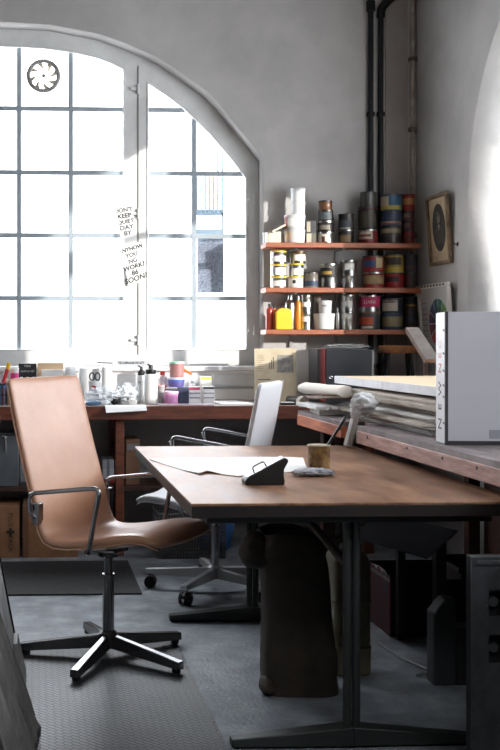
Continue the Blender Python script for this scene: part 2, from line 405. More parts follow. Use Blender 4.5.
# ---- arched window in the right wall
def side_window(name, yc, trims_sun=False, az=AZ):
    hole2 = []; n2 = 2 if trims_sun else 5; lim = lambda y: az + math.sqrt(max(0, (AR-.05)**2-(y-yc)**2))
    for i in range(n2):
        y0 = yc-AR+.06 + i*(2*AR-.12)/n2 + .02; y1 = yc-AR+.06 + (i+1)*(2*AR-.12)/n2 - .02
        for z0, z1 in (((SILL2+.06, 2.46), (2.49, 3.2)) if trims_sun else ((SILL2+.06, 1.90), (1.93, 2.46), (2.49, 3.05), (3.08, 3.7))):
            zt0, zt1 = min(z1, lim(y0)), min(z1, lim(y1))
            if trims_sun and i >= 1 and z0 > 2.4: continue      # upper lights closed off, added out of view to trim the sun patch
            if max(zt0, zt1) > z0 + .08:
                lp = [(y0,z0),(y1,z0),(y1,max(zt1,z0+.01)),((y0+y1)/2,max(z0+.01,min(z1,lim((y0+y1)/2)))),(y0,max(zt0,z0+.01))]
                hole2.append(lp)
    wn = struct(name, fill(name, [arch_at(yc, .01, az)] + hole2, .03, fnX(WX+.41)), frame_white)
    for h in hole2: struct('pane', fill('pane', [h], .002, fnX(WX+.41)), pane_m, wn)
    struct('windowsill', MB().box(WX-.03, WX+.38, yc-AR+.002, yc+AR-.002, SILL2, SILL2+.02), sill_white, wn)
side_window('window_2', AY, True); side_window('added_side_window', AY3, False, AZ3)  # the second one is unseen, added to light chair and table
struct('wall_sun_block', MB().box(8, 8.3, -8.5, -3.2, -.05, 6), plaster_dark)  # unseen wall, added to keep low sun out of the near side window

# ------------------------------------------------------------------ pipes and conduit in the corner
def pipe(px, elbow, label):
    x = PY(px, 100, WY-.03).x; t = thing('heating_pipe', label, 'pipe', (x, WY-.03, .9), 0, 'black pipes in the corner')
    ztop = PY(px, 12 if elbow else 6, WY-.03).z
    b = MB().tube([(x, WY-.026, .9), (x, WY-.026, ztop)], .0165, 14)
    part('pipe_run', b, iron, t, True)
    b2 = MB()
    if elbow: b2.tube([(x, WY-.026, ztop-.03), (x, WY-.026, ztop+.02), (x+.045, WY-.026, ztop+.07), (x+.12, WY-.026, ztop+.13)], .026, 14, smooth=.04).tube([(x+.12, WY-.026, ztop+.13), (x+.16, WY-.026, ztop+.165)], .0165, 12)
    else: b2.lathe([(.02,-.03),(.027,-.03),(.027,.03),(.02,.03)], 14, (x, WY-.026, ztop)).tube([(x, WY-.026, ztop), (x, WY-.026, HC-.001)], .02, 14)
    part('fitting', b2, iron, t, True)
    for z in (1.05, 2.6): part('clip', MB().lathe([(.021,-.012),(.025,-.012),(.025,.012),(.021,.012)], 14, (x, WY-.026, z)), iron, t, True)
pipe(371, False, 'straight black iron pipe, the left one of two in the corner')
pipe(381, True, 'black iron pipe with an elbow at the top, right of its twin')
cx = PY(413.5, 100, WY-.03).x
ct = thing('conduit', 'thin pale painted conduit running up the corner of the two walls', 'conduit', (cx, WY-.02, BT_))
part('tube', MB().tube([(cx, WY-.016, BT_), (cx, WY-.016, HC-.001)], .013, 12), mat('conduit_paint', (178,170,162), .6, c2=(140,126,114), scale=14), ct, True)
for py in (60, 130, 235): part('clip', MB().box(cx-.022, cx+.022, WY-.034, WY-.001, PY(413,py,WY).z-.012, PY(413,py,WY).z+.012), mat('conduit_clip', (96,84,76), .6), ct, True)
struct('trim_3', MB().box(PY(385,100,WY).x, cx-.03, WY-.012, WY, .9, HC-.001), mat('chase_paint', (152,146,142), .8, c2=(140,132,128), scale=3, bump=.2, bscale=10))

# ------------------------------------------------------------------ pictures on the right wall
def wall_picture(name, label, cat, y0, y1, z0, z1, lean, fw, fmat, inner):
    root = thing(name, label, cat, (WX-.002, (y0+y1)/2, z0))
    wid, hgt = y1-y0, z1-z0; th = math.asin(lean/hgt)
    def P(u, v, w):   # u towards the camera, v up, w out from the wall
        return Vector((-(w*math.cos(th)) - v*math.sin(th), wid/2-u, v*math.cos(th) - w*math.sin(th)*0))
    b = MB()
    for a0,a1,b0,b1 in ((0,wid,0,fw),(0,wid,hgt-fw,hgt),(0,fw,fw,hgt-fw),(wid-fw,wid,fw,hgt-fw)):
        b.prism([(a0,b0),(a1,b0),(a1,b1),(a0,b1)], P, 0, .022)
    part('frame', b, fmat, root, bev=.003)
    inner(root, P, wid, hgt, fw); return root
oldgold = mat('old_frame', (132,112,84), .5, c2=(86,66,46), scale=18)
def portrait(root, P, w, h, f):
    part('mount', MB().prism([(f,f),(w-f,f),(w-f,h-f),(f,h-f)], P, .002, .008), mat('mount_paper', (190,170,140), .8, c2=(172,150,120), scale=14), root)
    el = lambda rx, ry, cx=w/2, cy=h*.53, n=28: [(cx+rx*math.cos(2*PI*i/n), cy+ry*math.sin(2*PI*i/n)) for i in range(n)]
    pr = part('oval_print', MB().prism(el(w*.31, h*.34), P, .0081, .0095), mat('print_dark', (52,48,42), .8, c2=(38,34,30), scale=20), root)
    part('head', MB().prism(el(w*.085, h*.085, w*.5, h*.67), P, .0096, .0102), mat('print_face', (128,116,100), .8, c2=(70,62,54), scale=40), pr)
    part('shoulders', MB().prism([(w*.28,h*.3),(w*.72,h*.3),(w*.68,h*.5),(w*.56,h*.57),(w*.44,h*.57),(w*.32,h*.5)], P, .0096, .0100), mat('print_coat', (74,68,60), .8, c2=(48,44,40), scale=30), pr)
    part('collar', MB().prism([(w*.45,h*.57),(w*.55,h*.57),(w*.5,h*.48)], P, .0101, .0104), mat('print_collar', (140,130,114), .8), pr)
wall_picture('framed_portrait', 'gilt framed oval portrait print leaning forward off the right wall', 'picture', 5.77, 6.07, 1.643, 2.05, .028, .02, oldgold, portrait)
def wheel(root, P, w, h, f):
    part('poster', MB().prism([(f,f),(w-f,f),(w-f,h-f),(f,h-f)], P, .002, .008), mat('poster_paper', (176,174,170), .8), root)
    cxp, cyp, R = w*.60, h*.50, .145
    cols = [(150,150,70),(96,128,70),(60,104,84),(52,84,100),(60,60,92),(84,56,88),(122,58,72),(160,62,50),(176,92,52),(184,130,60),(186,158,70),(172,160,76)]
    for k, c in enumerate(cols):
        for r0, r1, dim in ((.05,.1,.72),(.1,R,1)):
            a0, a1 = 2*PI*k/12+.03, 2*PI*(k+1)/12-.03
            pl = [(cxp+r*math.cos(a), cyp+r*math.sin(a)) for r, a in ((r0,a0),(r1,a0),(r1,(a0+a1)/2),(r1,a1),(r0,a1))]
            part('wheel_sector', MB().prism(pl, P, .0081, .009), flat(tuple(int(v*dim) for v in c), .8), root)
    lines = MB()
    for i in range(9): lines.prism([(w*.08,h*(.2+.07*i)),(w*.24,h*(.2+.07*i)),(w*.24,h*(.212+.07*i)),(w*.08,h*(.212+.07*i))], P, .0081, .0087)
    part('chart_lines', lines, flat((130,128,126), .8), root)
    strip = MB()
    for i in range(9): strip.prism([(w*(.06+i*.1),h*.965),(w*(.12+i*.1),h*.965),(w*(.12+i*.1),h*.99),(w*(.06+i*.1),h*.99)], P, .0225, .0235)
    part('worn_strip', strip, flat((84,62,52), .8), root)
wall_picture('colour_wheel_chart', 'white framed colour wheel chart hung low on the right wall', 'chart', 5.735, 6.20, 1.07, 1.535, .03, .022, mat('white_frame', (196,192,186), .6), wheel)
hk = PX(458, 244, WX)
solo('wall_hook', MB().tube([(WX-.001, hk.y, hk.z), (WX-.02, hk.y, hk.z), (WX-.022, hk.y, hk.z+.012)], .0035, 8).box(WX-.005, WX-.001, hk.y-.009, hk.y+.009, hk.z-.011, hk.z+.011), iron, 'small black hook on the bare right wall beside the arch', 'hook')

# ------------------------------------------------------------------ wall shelves with cans
SY0, SY1 = 6.155, 6.302
shelf_z = []
for py, lab in ((242.5,'topmost of three reddish wooden shelves holding paint tins'),(287.5,'middle one of three reddish wooden shelves holding paint tins'),(329.5,'lowest of three reddish wooden shelves holding paint tins')):
    x0 = PY(266, py, SY0).x; x1 = PY(421, py, SY0).x; z1 = PY(300, py, SY0).z; z0 = z1 - .03
    shelf_z.append(z1)
    t = thing('wall_shelf', lab, 'shelf', ((x0+x1)/2, SY1, z0), 0, 'wooden wall shelves')
    part('board', MB().box(x0, min(x1, WX-.004), SY0, SY1, z0, z1), shelf_wood, t, True, bev=.003)
    for px in (292, 338):
        x = PY(px, 300, SY1).x
        part('bracket', MB().box(x-.008, x+.008, SY1-.12, WY-.004, z0-.007, z0-.0005).box(x-.008, x+.008, WY-.02, WY-.004, z0-.075, z0-.007), mat('bracket_paint', (150,150,150), .5), t, True)

def can(name, x, y, z, r, h, body, lid=None, band=None, band2=None, label='', cat='tin', rim=None, style='can', grp=None, txt=None):
    t = thing(name, label, cat, (x, y, z), math.atan2(x, y)*-1 , grp)
    n = 28
    if style == 'tub':
        part('body', MB().lathe([(r*.84,0),(r*.9,.003),(r*.97,h-.012),(r*.97,h-.01)], n), body, t)
        part('lid', MB().lathe([(r*.98,h-.012),(r,h-.012),(r,h-.001),(r*.93,h),(r*.9,h-.003)], n), lid or body, t)
    elif style == 'bottle':
        part('body', MB().lathe([(r*.94,0),(r,.004),(r,h*.74),(r*.9,h*.8),(r*.4,h*.88)], n), body, t)
        part('cap', MB().lathe([(r*.45,h*.86),(r*.45,h),(r*.3,h)], 16), lid or black, t)
    elif style == 'box':
        part('body', MB().box(-r, r, -r*.8, r*.8, 0, h), body, t, bev=.002)
        if lid: part('lid', MB().box(-r*1.02, r*1.02, -r*.82, r*.82, h, h+.006), lid, t, bev=.001)
    else:
        part('body', MB().lathe([(r*.97,0),(r,.001),(r,.004),(r*.965,.006),(r*.965,h-.009),(r*.99,h-.007)], n), body, t)
        part('lid', MB().lathe([(r*.965,h-.0095),(r,h-.0095),(r*1.0,h-.001),(r*.97,h),(r*.9,h),(r*.88,h-.004),(0.001,h-.004)], n), lid or silver, t)
    def shell(a0, a1, z0, z1, rr, m, nm):
        b = MB(); k = 12; pts = []
        for i in range(k+1):
            a = -PI/2 + a0 + (a1-a0)*i/k; pts.append((math.cos(a), math.sin(a)))
        if style == 'box':
            u0, u1 = -r*.98 + (a0+1.3)/2.6*1.96*r, -r*.98 + (a1+1.3)/2.6*1.96*r
            b.box(u0, u1, -r*.8-.001, -r*.8-.0002, z0, z1)
        else:
            b.loft([[(c*rr, s_*rr, z0) for c, s_ in pts] + [(c*(rr-.001), s_*(rr-.001), z0) for c, s_ in reversed(pts)],
                    [(c*rr, s_*rr, z1) for c, s_ in pts] + [(c*(rr-.001), s_*(rr-.001), z1) for c, s_ in reversed(pts)]])
        part(nm, b, m, t)
    if band: shell(band[1], band[2], h*band[3], h*band[4], r*(.985 if style != 'bottle' else 1.01), flat(band[0], .6), 'paper_label')
    if band2: shell(band2[1], band2[2], h*band2[3], h*band2[4], r*(1.0 if style != 'bottle' else 1.02), flat(band2[0], .6), 'printed_patch')
    if txt:
        rr = r*1.02
        text('lettering', txt[0], txt[1], lambda u, v, w: Vector((rr*math.sin(u/rr), -rr*math.cos(u/rr)-w, v+h*txt[3])), flat(txt[2], .6), t, th=.0003)
    return t

def column(px0, px1, shelf, ys, specs, Y=None, grp=None):
    """a stack: ys = pixel heights from the shelf upward; specs = one dict for each"""
    z = shelf_z[shelf] + .0004
    for (yb, yt), sp in zip(zip(ys, ys[1:]), specs):
        a = sp.pop('px', (px0, px1)); r_ = .05
        yy = Y or 6.235
        xa, xb = PY(a[0], 300, yy-.02).x, PY(a[1], 300, yy-.02).x
        h = (yb-yt) / FPX * (yy)
        can(sp.pop('name', 'paint_tin'), (xa+xb)/2, yy, z, min((xb-xa)/2, .064), h, grp=grp, **sp)
        z += h + (.0066 if sp.get('style') == 'box' and sp.get('lid') else .0006)

yel = flat((226,196,40), .4); cream = flat((236,226,196), .5); dk = flat((40,36,34), .45); amber = flat((96,60,34), .4)
F = (-1.3, 1.3); N = (-1.0, .75)
G0, G1, G2 = 'paint tins on the top shelf', 'paint tins on the middle shelf', 'paint tins on the bottom shelf'
W = (236,234,226)
# --- top shelf
column(263.5, 269.5, 0, [242.5,231.5], [dict(name='jar', body=white_plastic, lid=white_plastic, label='tiny white jar at the left end of the top shelf', cat='jar')], grp=G0)
column(269, 281.5, 0, [242.5,231], [dict(name='carton', body=cream, style='box', label='small cream carton with a dark book lying slanted on it', cat='box')], grp=G0)
column(284.5, 306.5, 0, [242.5,228.8,214], [
    dict(name='plastic_tub', body=white_plastic, lid=white_plastic, style='tub', band=((226,196,170),-.9,-.3,.2,.8), label='wide white tub at the bottom of the four tub stack', cat='tub'),
    dict(name='plastic_tub', body=white_plastic, lid=white_plastic, style='tub', band=(W,-.7,.5,.2,.75), band2=((150,70,50),-1.2,-.8,.1,.9), label='wide white tub with red edged sticker, second from bottom of its stack', cat='tub')], grp=G0)
z_ = shelf_z[0] + (242.5-214)/FPX*6.235 + .0016
for lab in ('narrow white tub, third in the tall white stack', 'narrow white tub crowning the tall white stack'):
    xa, xb = PY(291.5,300,6.215).x, PY(306,300,6.215).x; hh = 13.6/FPX*6.235
    can('plastic_tub', (xa+xb)/2, 6.235, z_, (xb-xa)/2, hh, white_plastic, lid=white_plastic, style='tub', label=lab, cat='tub', grp=G0); z_ += hh+.0006
column(307.5, 316.5, 0, [242.5,232,219.5], [
    dict(name='carton', body=flat((120,116,104)), style='box', band=((196,192,170),-1.3,0.1,.1,.95), label='small beige and grey carton standing right of white tubs', cat='box'),
    dict(name='carton', body=flat((84,84,86)), style='box', band=((190,180,156),-1.2,-.2,.1,.9), label='small grey carton on top of another beside white tubs', cat='box')], grp=G0)
column(318.5, 334.5, 0, [242.5,231,220,209,199.5], [
    dict(body=silver, lid=silver, band=((206,200,184),-1.1,.3,.15,.8), band2=((90,60,40),-.5,-.1,.15,.6), label='silver tin with pale label at foot of the amber topped stack'),
    dict(body=dark_tin, lid=silver, band=((120,112,100),-1.0,.6,.2,.6), label='grimy silver tin, second in the amber topped stack'),
    dict(body=dark_tin, lid=dark_tin, band=((70,76,78),-1.2,.9,.1,.8), label='dark grey tin just below the amber jar', px=(319,334)),
    dict(name='jar', body=amber, lid=dk, label='dark amber jar with black lid topping a tin stack', cat='jar', px=(319.5,333))], grp=G0)
column(339.5, 355, 0, [242.5,228.5,212.5], [
    dict(body=dark_tin, lid=silver, band=((124,100,70),-1.1,.6,.1,.6), label='dull tin with brownish label under a plain dark one'),
    dict(body=dark_tin, lid=dark_tin, band=((66,70,74),-1.2,1,.1,.6), band2=((170,166,154),-1.0,.6,.02,.12), label='dark tin with pale stripe on top of a pair')], grp=G0)
SHADE_DIM = .85  # shade of the corner put into the colours of these tins
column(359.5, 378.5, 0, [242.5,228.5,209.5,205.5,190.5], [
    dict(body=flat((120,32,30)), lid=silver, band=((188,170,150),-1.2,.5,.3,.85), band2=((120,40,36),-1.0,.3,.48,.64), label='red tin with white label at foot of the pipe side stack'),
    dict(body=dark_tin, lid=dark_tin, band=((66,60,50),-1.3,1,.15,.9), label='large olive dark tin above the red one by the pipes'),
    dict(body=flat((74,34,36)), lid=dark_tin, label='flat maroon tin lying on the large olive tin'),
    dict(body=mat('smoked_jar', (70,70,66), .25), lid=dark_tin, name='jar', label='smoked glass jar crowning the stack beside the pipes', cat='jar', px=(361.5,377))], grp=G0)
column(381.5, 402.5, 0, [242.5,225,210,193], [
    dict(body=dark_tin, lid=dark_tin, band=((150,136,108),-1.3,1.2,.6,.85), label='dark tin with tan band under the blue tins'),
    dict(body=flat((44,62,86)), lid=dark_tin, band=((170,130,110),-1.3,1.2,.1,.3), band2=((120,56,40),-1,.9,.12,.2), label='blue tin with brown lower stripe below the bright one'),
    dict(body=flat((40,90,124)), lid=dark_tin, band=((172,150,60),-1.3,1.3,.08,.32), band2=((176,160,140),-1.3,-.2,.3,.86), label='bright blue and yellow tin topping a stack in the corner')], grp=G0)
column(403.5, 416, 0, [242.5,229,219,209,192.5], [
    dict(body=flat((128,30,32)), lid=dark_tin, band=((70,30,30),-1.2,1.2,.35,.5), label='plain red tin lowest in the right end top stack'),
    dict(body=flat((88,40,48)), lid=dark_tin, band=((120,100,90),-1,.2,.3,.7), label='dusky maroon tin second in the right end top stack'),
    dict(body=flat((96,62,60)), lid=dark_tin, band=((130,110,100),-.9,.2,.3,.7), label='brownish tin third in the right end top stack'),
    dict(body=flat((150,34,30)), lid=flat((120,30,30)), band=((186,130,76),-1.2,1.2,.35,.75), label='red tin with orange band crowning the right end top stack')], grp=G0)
SHADE_DIM = 1.0
# --- middle shelf
for i, (xa, xb) in enumerate(((271,287.5),(271,287.5),(271,287.5))): pass
column(271, 287, 1, [287.5,276,264,250.5], [
    dict(body=silver, lid=yel, band=(W,-.9,1.2,.15,.62), label='yellow lidded silver tin lowest in the left middle shelf stack'),
    dict(body=silver, lid=yel, band=(W,-.4,1.2,.1,.72), label='yellow lidded silver tin midway in the left middle shelf stack'),
    dict(body=silver, lid=yel, band=(W,-.9,1.2,.2,.62), label='yellow lidded silver tin topping the left middle shelf stack')], grp=G1)
column(288.5, 304, 1, [287.5,276,263,250.5], [
    dict(body=white_plastic, lid=yel, name='paint_tin', style='can', band=(W,-1,1,.15,.75), band2=((40,40,40),-.35,.05,.38,.68), label='white tin with yellow lid and black spot'),
    dict(body=silver, lid=yel, band=(W,-.7,1.2,.1,.62), label='silver tin with yellow lid below the amber rimmed one', px=(290,304.5)),
    dict(body=mat('gilt_tin', (150,140,110), .3, .9), lid=amber, band=(W,-.5,1.2,.2,.7), label='tin with dark amber rim topping the second yellow stack', px=(291.5,306.5))], grp=G1)
column(305, 319, 1, [287.5,271.5], [dict(name='jar', body=flat((110,104,94),.3), lid=dark_tin, band=((36,52,74),-1.3,1.3,.12,.45), label='squat grey jar with navy band beside the yellow lidded tins', cat='jar')], grp=G1)
column(307.5, 312, 1, [0,0], [], grp=G1)
column(321, 338.5, 1, [287.5,263], [dict(body=silver, lid=silver, band=((30,28,28),-1.25,.7,.42,.82), band2=((170,140,70),-.9,.35,.55,.68), label='tall silver tin with black and gold label')], grp=G1)
column(341.5, 358, 1, [287.5,273.5,259.5], [
    dict(body=silver, lid=silver, band=((190,188,184),-1.2,-.4,.3,.7), label='shiny silver tin supporting another on the middle shelf'),
    dict(body=silver, lid=silver, band=(W,-.5,.7,.3,.75), label='shiny silver tin with white square label, upper of its pair')], grp=G1)
SHADE_DIM = .85
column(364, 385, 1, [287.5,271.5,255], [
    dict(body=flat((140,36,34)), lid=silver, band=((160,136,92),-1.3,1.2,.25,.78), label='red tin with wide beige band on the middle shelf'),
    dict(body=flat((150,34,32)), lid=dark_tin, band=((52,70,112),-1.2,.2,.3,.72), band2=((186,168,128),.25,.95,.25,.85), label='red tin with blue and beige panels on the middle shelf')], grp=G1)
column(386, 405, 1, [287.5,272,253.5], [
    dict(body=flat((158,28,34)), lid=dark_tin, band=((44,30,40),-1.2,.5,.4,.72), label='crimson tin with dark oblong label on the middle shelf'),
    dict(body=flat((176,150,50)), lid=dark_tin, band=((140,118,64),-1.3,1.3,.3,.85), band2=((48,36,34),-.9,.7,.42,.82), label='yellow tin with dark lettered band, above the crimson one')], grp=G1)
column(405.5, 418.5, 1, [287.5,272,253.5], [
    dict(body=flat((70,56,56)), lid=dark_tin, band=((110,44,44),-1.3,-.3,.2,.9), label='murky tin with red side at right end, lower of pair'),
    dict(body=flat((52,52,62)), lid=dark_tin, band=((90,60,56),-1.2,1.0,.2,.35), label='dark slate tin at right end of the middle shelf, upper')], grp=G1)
SHADE_DIM = 1.0
# --- bottom shelf
column(266.5, 274, 2, [329.5,303.5], [dict(name='bottle', body=flat((146,54,38),.3), style='bottle', label='rust red paint bottle at the left end of the bottom shelf', cat='bottle')], grp=G2)
column(285.5, 296.5, 2, [329.5,295], [dict(name='spray_can', body=silver, lid=silver, style='bottle', label='silver spray can just behind the yellow bottle', cat='spray can')], Y=6.262, grp=G2)
column(296, 302, 2, [329.5,295.5], [dict(name='spray_can', body=flat((196,130,50),.3), lid=silver, style='bottle', label='slim copper coloured spray can between silver ones', cat='spray can')], grp=G2)
column(301.5, 312.5, 2, [329.5,312,295], [
    dict(body=silver, lid=silver, band=(W,-1.0,.8,.45,.75), label='slim silver tin with white band, lower of two beside copper can'),
    dict(body=silver, lid=silver, band=(W,-1.0,.9,.3,.6), label='slim silver tin with white band, upper of two beside copper can')], grp=G2)
column(314, 323, 2, [329.5,294.5], [dict(body=flat((104,92,84),.4), lid=amber, label='tall brown topped tin half hidden behind the white tub')], Y=6.29, grp=G2)
column(314.5, 335.5, 2, [329.5,313.5,300.5], [
    dict(name='plastic_tub', body=white_plastic, lid=white_plastic, style='tub', label='wide white plastic tub with a small pot on it', cat='tub'),
    dict(name='pot', body=white_plastic, lid=white_plastic, px=(319.5,332.5), style='tub', label='small white lettered pot standing on a wide white tub', cat='pot', txt=('BASIC', .016, (60,56,54), .6))], Y=6.20, grp=G2)
column(335.5, 341, 2, [329.5,308], [dict(name='bottle', body=silver, lid=silver, style='bottle', label='small silver bottle right of the white tub', cat='bottle')], grp=G2)
column(341.5, 356.5, 2, [329.5,311.5,294.5], [
    dict(body=silver, lid=silver, band=((186,184,178),-1.2,.6,.62,.85), label='polished silver tin with pale label, lower of bottom shelf pair'),
    dict(body=silver, lid=silver, band=((200,198,192),-.8,.6,.3,.62), label='polished silver tin with pale label, upper of bottom shelf pair')], grp=G2)
SHADE_DIM = .85
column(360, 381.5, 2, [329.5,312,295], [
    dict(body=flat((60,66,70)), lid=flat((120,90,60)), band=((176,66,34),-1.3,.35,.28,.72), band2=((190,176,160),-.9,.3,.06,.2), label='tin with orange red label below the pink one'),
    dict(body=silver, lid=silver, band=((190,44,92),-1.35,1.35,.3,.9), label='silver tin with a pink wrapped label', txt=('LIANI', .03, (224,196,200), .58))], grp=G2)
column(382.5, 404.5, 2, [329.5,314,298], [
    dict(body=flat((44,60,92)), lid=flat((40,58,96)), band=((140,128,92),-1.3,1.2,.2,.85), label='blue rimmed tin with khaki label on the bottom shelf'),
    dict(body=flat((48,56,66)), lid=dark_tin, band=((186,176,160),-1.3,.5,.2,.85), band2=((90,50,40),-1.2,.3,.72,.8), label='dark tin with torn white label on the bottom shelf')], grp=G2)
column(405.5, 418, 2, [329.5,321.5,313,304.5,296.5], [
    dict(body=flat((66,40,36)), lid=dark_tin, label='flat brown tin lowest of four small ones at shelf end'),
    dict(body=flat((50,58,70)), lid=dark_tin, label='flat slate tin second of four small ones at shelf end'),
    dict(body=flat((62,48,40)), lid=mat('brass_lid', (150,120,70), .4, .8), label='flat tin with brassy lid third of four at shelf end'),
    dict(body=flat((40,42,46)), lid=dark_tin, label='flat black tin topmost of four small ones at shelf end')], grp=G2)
SHADE_DIM = 1.0
# the yellow flask-shaped bottles on the bottom shelf
def flask(px0, px1, col, lab, Y, capc=dk):
    xa, xb = PY(px0,300,Y).x, PY(px1,300,Y).x; w = xb-xa; h = 21.5/FPX*Y; d = .05
    t = thing('paint_bottle', lab, 'bottle', ((xa+xb)/2, Y, shelf_z[2]+.0004), 0, G2)
    out = [(-w/2,.004),(-w/2+.004,0),(w/2-.004,0),(w/2,.004),(w/2,h*.78),(w*.38,h*.92),(w*.2,h),(-w*.2,h),(-w*.38,h*.92),(-w/2,h*.78)]
    part('body', MB().prism(out, lambda u,v,q: (u,q,v), -d/2, d/2), col, t, bev=.008)
    part('cap', MB().lathe([(.012,h),(.012,h+.014),(.008,h+.014)], 14), capc, t)
flask(275.5, 291.5, flat((232,178,28),.35), 'squat bright yellow paint bottle on the bottom shelf', 6.20)
flask(271.5, 277.5, flat((206,130,86),.35), 'salmon paint bottle squeezed beside the bright yellow one', 6.25)
# leaning book on the carton
p = PY(277, 229, 6.235)
M = Matrix.Rotation(-.48, 4, 'Y')
t = thing('small_book', 'dark brown book leaning against white tubs atop a cream carton', 'book', (p.x, 6.235, p.z-.02))
part('cover', MB().obox((0,0,.02), (.09,.085,.014), M), flat((104,70,48)), t)
part('pages', MB().obox((.002,-.003,.02), (.088,.085,.009), M), cream, t)

# ------------------------------------------------------------------ back workbench
BT = .84
bw = thing('workbench', 'long reddish brown workbench under the window with a low shelf', 'workbench', (0, 5.75, 0))
part('worktop', MB().box(LX+.02, WX-.004, 5.772, WY-.024, BT-.03, BT), mat('bench_top_pale', (168,158,152), .5, c2=(140,126,120), scale=5, stretch=(1,4,1)), bw, True, bev=.003)
part('apron', MB().box(LX+.02, WX-.004, 5.748, 5.7715, BT-.075, BT-.001), bench_wood_x, bw, True, bev=.002)
lx = PY(120, 450, 5.78).x
for x in (-2.6, -1.2, lx, 1.9):
    part('leg', MB().box(x-.024, x+.024, 5.79, 5.85, 0, BT-.03), bench_wood_x, bw, True, bev=.003)
    part('leg', MB().box(x-.024, x+.024, 6.22, 6.28, 0, BT-.03), bench_wood_x, bw, True, bev=.003)
part('lower_shelf', MB().box(LX+.02, 1.9, 5.85, 6.22, .355, .38), dark_wood, bw, True, bev=.002)
# right workbench
rb = thing('side_workbench', 'heavy paint worn workbench along the right wall', 'workbench', (1.9, 4.0, 0))
part('worktop', MB().prism([(1.372,-.6),(WX-.004,-.6),(WX-.004,5.335),(1.372,5.335),(1.372,4.565),(1.475,4.565),(1.475,4.35),(1.372,4.35)], lambda u,v,q: (u,v,q), BT-.02, BT), bench_top, rb, True, smooth=False)  # near end lengthened out of view to shade the floor below
part('apron', MB().box(1.368, 1.40, 4.565, 5.335, BT-.074, BT-.0205), bench_front, rb, True, bev=.003)
part('apron', MB().box(1.368, 1.40, -.6, 4.35, BT-.074, BT-.0205), bench_front2, rb, True, bev=.003)
part('end_rail', MB().box(1.40, WX-.004, 5.30, 5.335, BT-.074, BT-.0205), bench_wood_x, rb, True, bev=.003)
scr = MB()
for y in (4.2, 3.75, 3.42, 3.15, 2.8): scr.tube([(1.366, y, BT-.035), (1.3685, y, BT-.035)], .006, 8)
part('screw_hole', scr, black, rb, True)
for x in (1.50, 2.25):
    for y in (5.24, 2.0, -.5): part('leg', MB().box(x-.03, x+.03, y-.03, y+.03, 0, BT-.02), dark_wood, rb, True, bev=.003)
part('back_panel', MB().box(2.30, 2.33, 2.03, 5.21, .1, .7), dark_wood, rb, True)

# --- things on the back bench (placed by where they stand on it)
def B(px0, px1, py0, py1, Y):
    x, w, z0, z1 = rect(px0, px1, py0, py1, Y); return x, w, BT+.0004, z1
def boxitem(name, label, cat, px0, px1, ytop, Y, d, m, z0=None, grp=None, bev=.002, rz=0):
    x, w, zz, z1 = B(px0, px1, ytop, 400, Y)
    t = thing(name, label, cat, (x, Y + d/2, z0 or zz), rz, grp)
    part('body', MB().box(-w/2, w/2, -d/2, d/2, 0, z1-(z0 or zz)), m, t, bev=bev); return t, w, z1-(z0 or zz)
def cyl(name, label, cat, px0, px1, ytop, Y, body, lid=None, z0=None, **k):
    x, w, zz, z1 = B(px0, px1, ytop, 400, Y)
    return can(name, x, Y, z0 or zz, w/2, z1-(z0 or zz), body, lid, label=label, cat=cat, **k), z1
# left end: colour tubes in a rack, markers
x, w, z0, z1 = B(-12, 12, 378, 404, 5.86)
t = thing('paint_tube_rack', 'dark wire rack of paint tubes at left end of the bench', 'rack', (x, 5.86, z0))
rk = MB()
for yy in (-.06, .06):
    for zz in (.005, .06, .118): rk.tube([(-w/2, yy, zz), (w/2, yy, zz)], .003, 6)
    for i in range(6): rk.tube([(-w/2+i*w/5, yy, 0), (-w/2+i*w/5, yy, .12)], .003, 6)
for xx in (-w/2, w/2):
    for zz in (.005, .118): rk.tube([(xx, -.06, zz), (xx, .06, zz)], .003, 6)
part('wire_frame', rk, iron, t)
for i in range(7):
    part('tube', MB().tube([(-w/2+.012+i*.018, -.03+.01*(i % 3), .008), (-w/2+.014+i*.018, -.03+.01*(i % 3), .10)], [.008,.006], 8), flat([(40,44,50),(70,60,44),(150,130,40),(52,70,96),(110,40,40),(60,60,60),(170,150,50)][i]), t)
x, w, z0, z1 = B(4.5, 9.5, 363, 404, 5.98)
t = thing('marker_pen', 'thick red marker with yellow cap leaning behind the chair', 'pen', (x, 5.98, z0))
part('barrel', MB().tube([(-.03,0,.09),(.002,0,.2)], .012, 10), flat((190,40,44),.4), t)
part('cap', MB().tube([(.002,0,.2),(.012,0,.237)], .0125, 10), flat((224,176,40),.4), t)
part('holder', MB().lathe([(.03,0),(.035,.002),(.037,.12),(.033,.12),(.031,.006)], 18, (-.026,0,0)), flat((70,110,160),.4), t)
cyl('pot', 'pink labelled pot beside the red marker', 'pot', 10, 19, 368, 6.02, flat((214,206,210),.4), white_plastic, band=((206,60,130),-1.3,1.3,.55,.86))
t, w, h = boxitem('bottle_set', 'black topped carton holding three small white bottles', 'box', 18.5, 36.5, 363.5, 6.08, .06, mat('set_black', (26,26,28), .5))
for i in range(3): part('bottle', MB().lathe([(.013,h*.3),(.013,h*.62),(.008,h*.66)], 12, (-w/2+w*(i+.5)/3, -.044, 0)), white_plastic, t)
text('lettering', 'MINI', .018, lambda u,v,q: Vector((u, -.0305-q, h*.93+v)), flat((210,210,210)), t)
text('lettering', 'ACRYLIC SET', .014, lambda u,v,q: Vector((u, -.0305-q, h*.8+v)), flat((210,210,210)), t)
t, w, h = boxitem('cardboard_sheet', 'upright brown cardboard piece behind the tan chair back', 'cardboard', 37.5, 63.5, 363, 6.2, .008, mat('light_card', (204,174,140), .8))
t, w, h = boxitem('paper_card', 'white card propped in front of the brown cardboard piece', 'card', 41.5, 63, 369.5, 6.14, .004, white_paper)
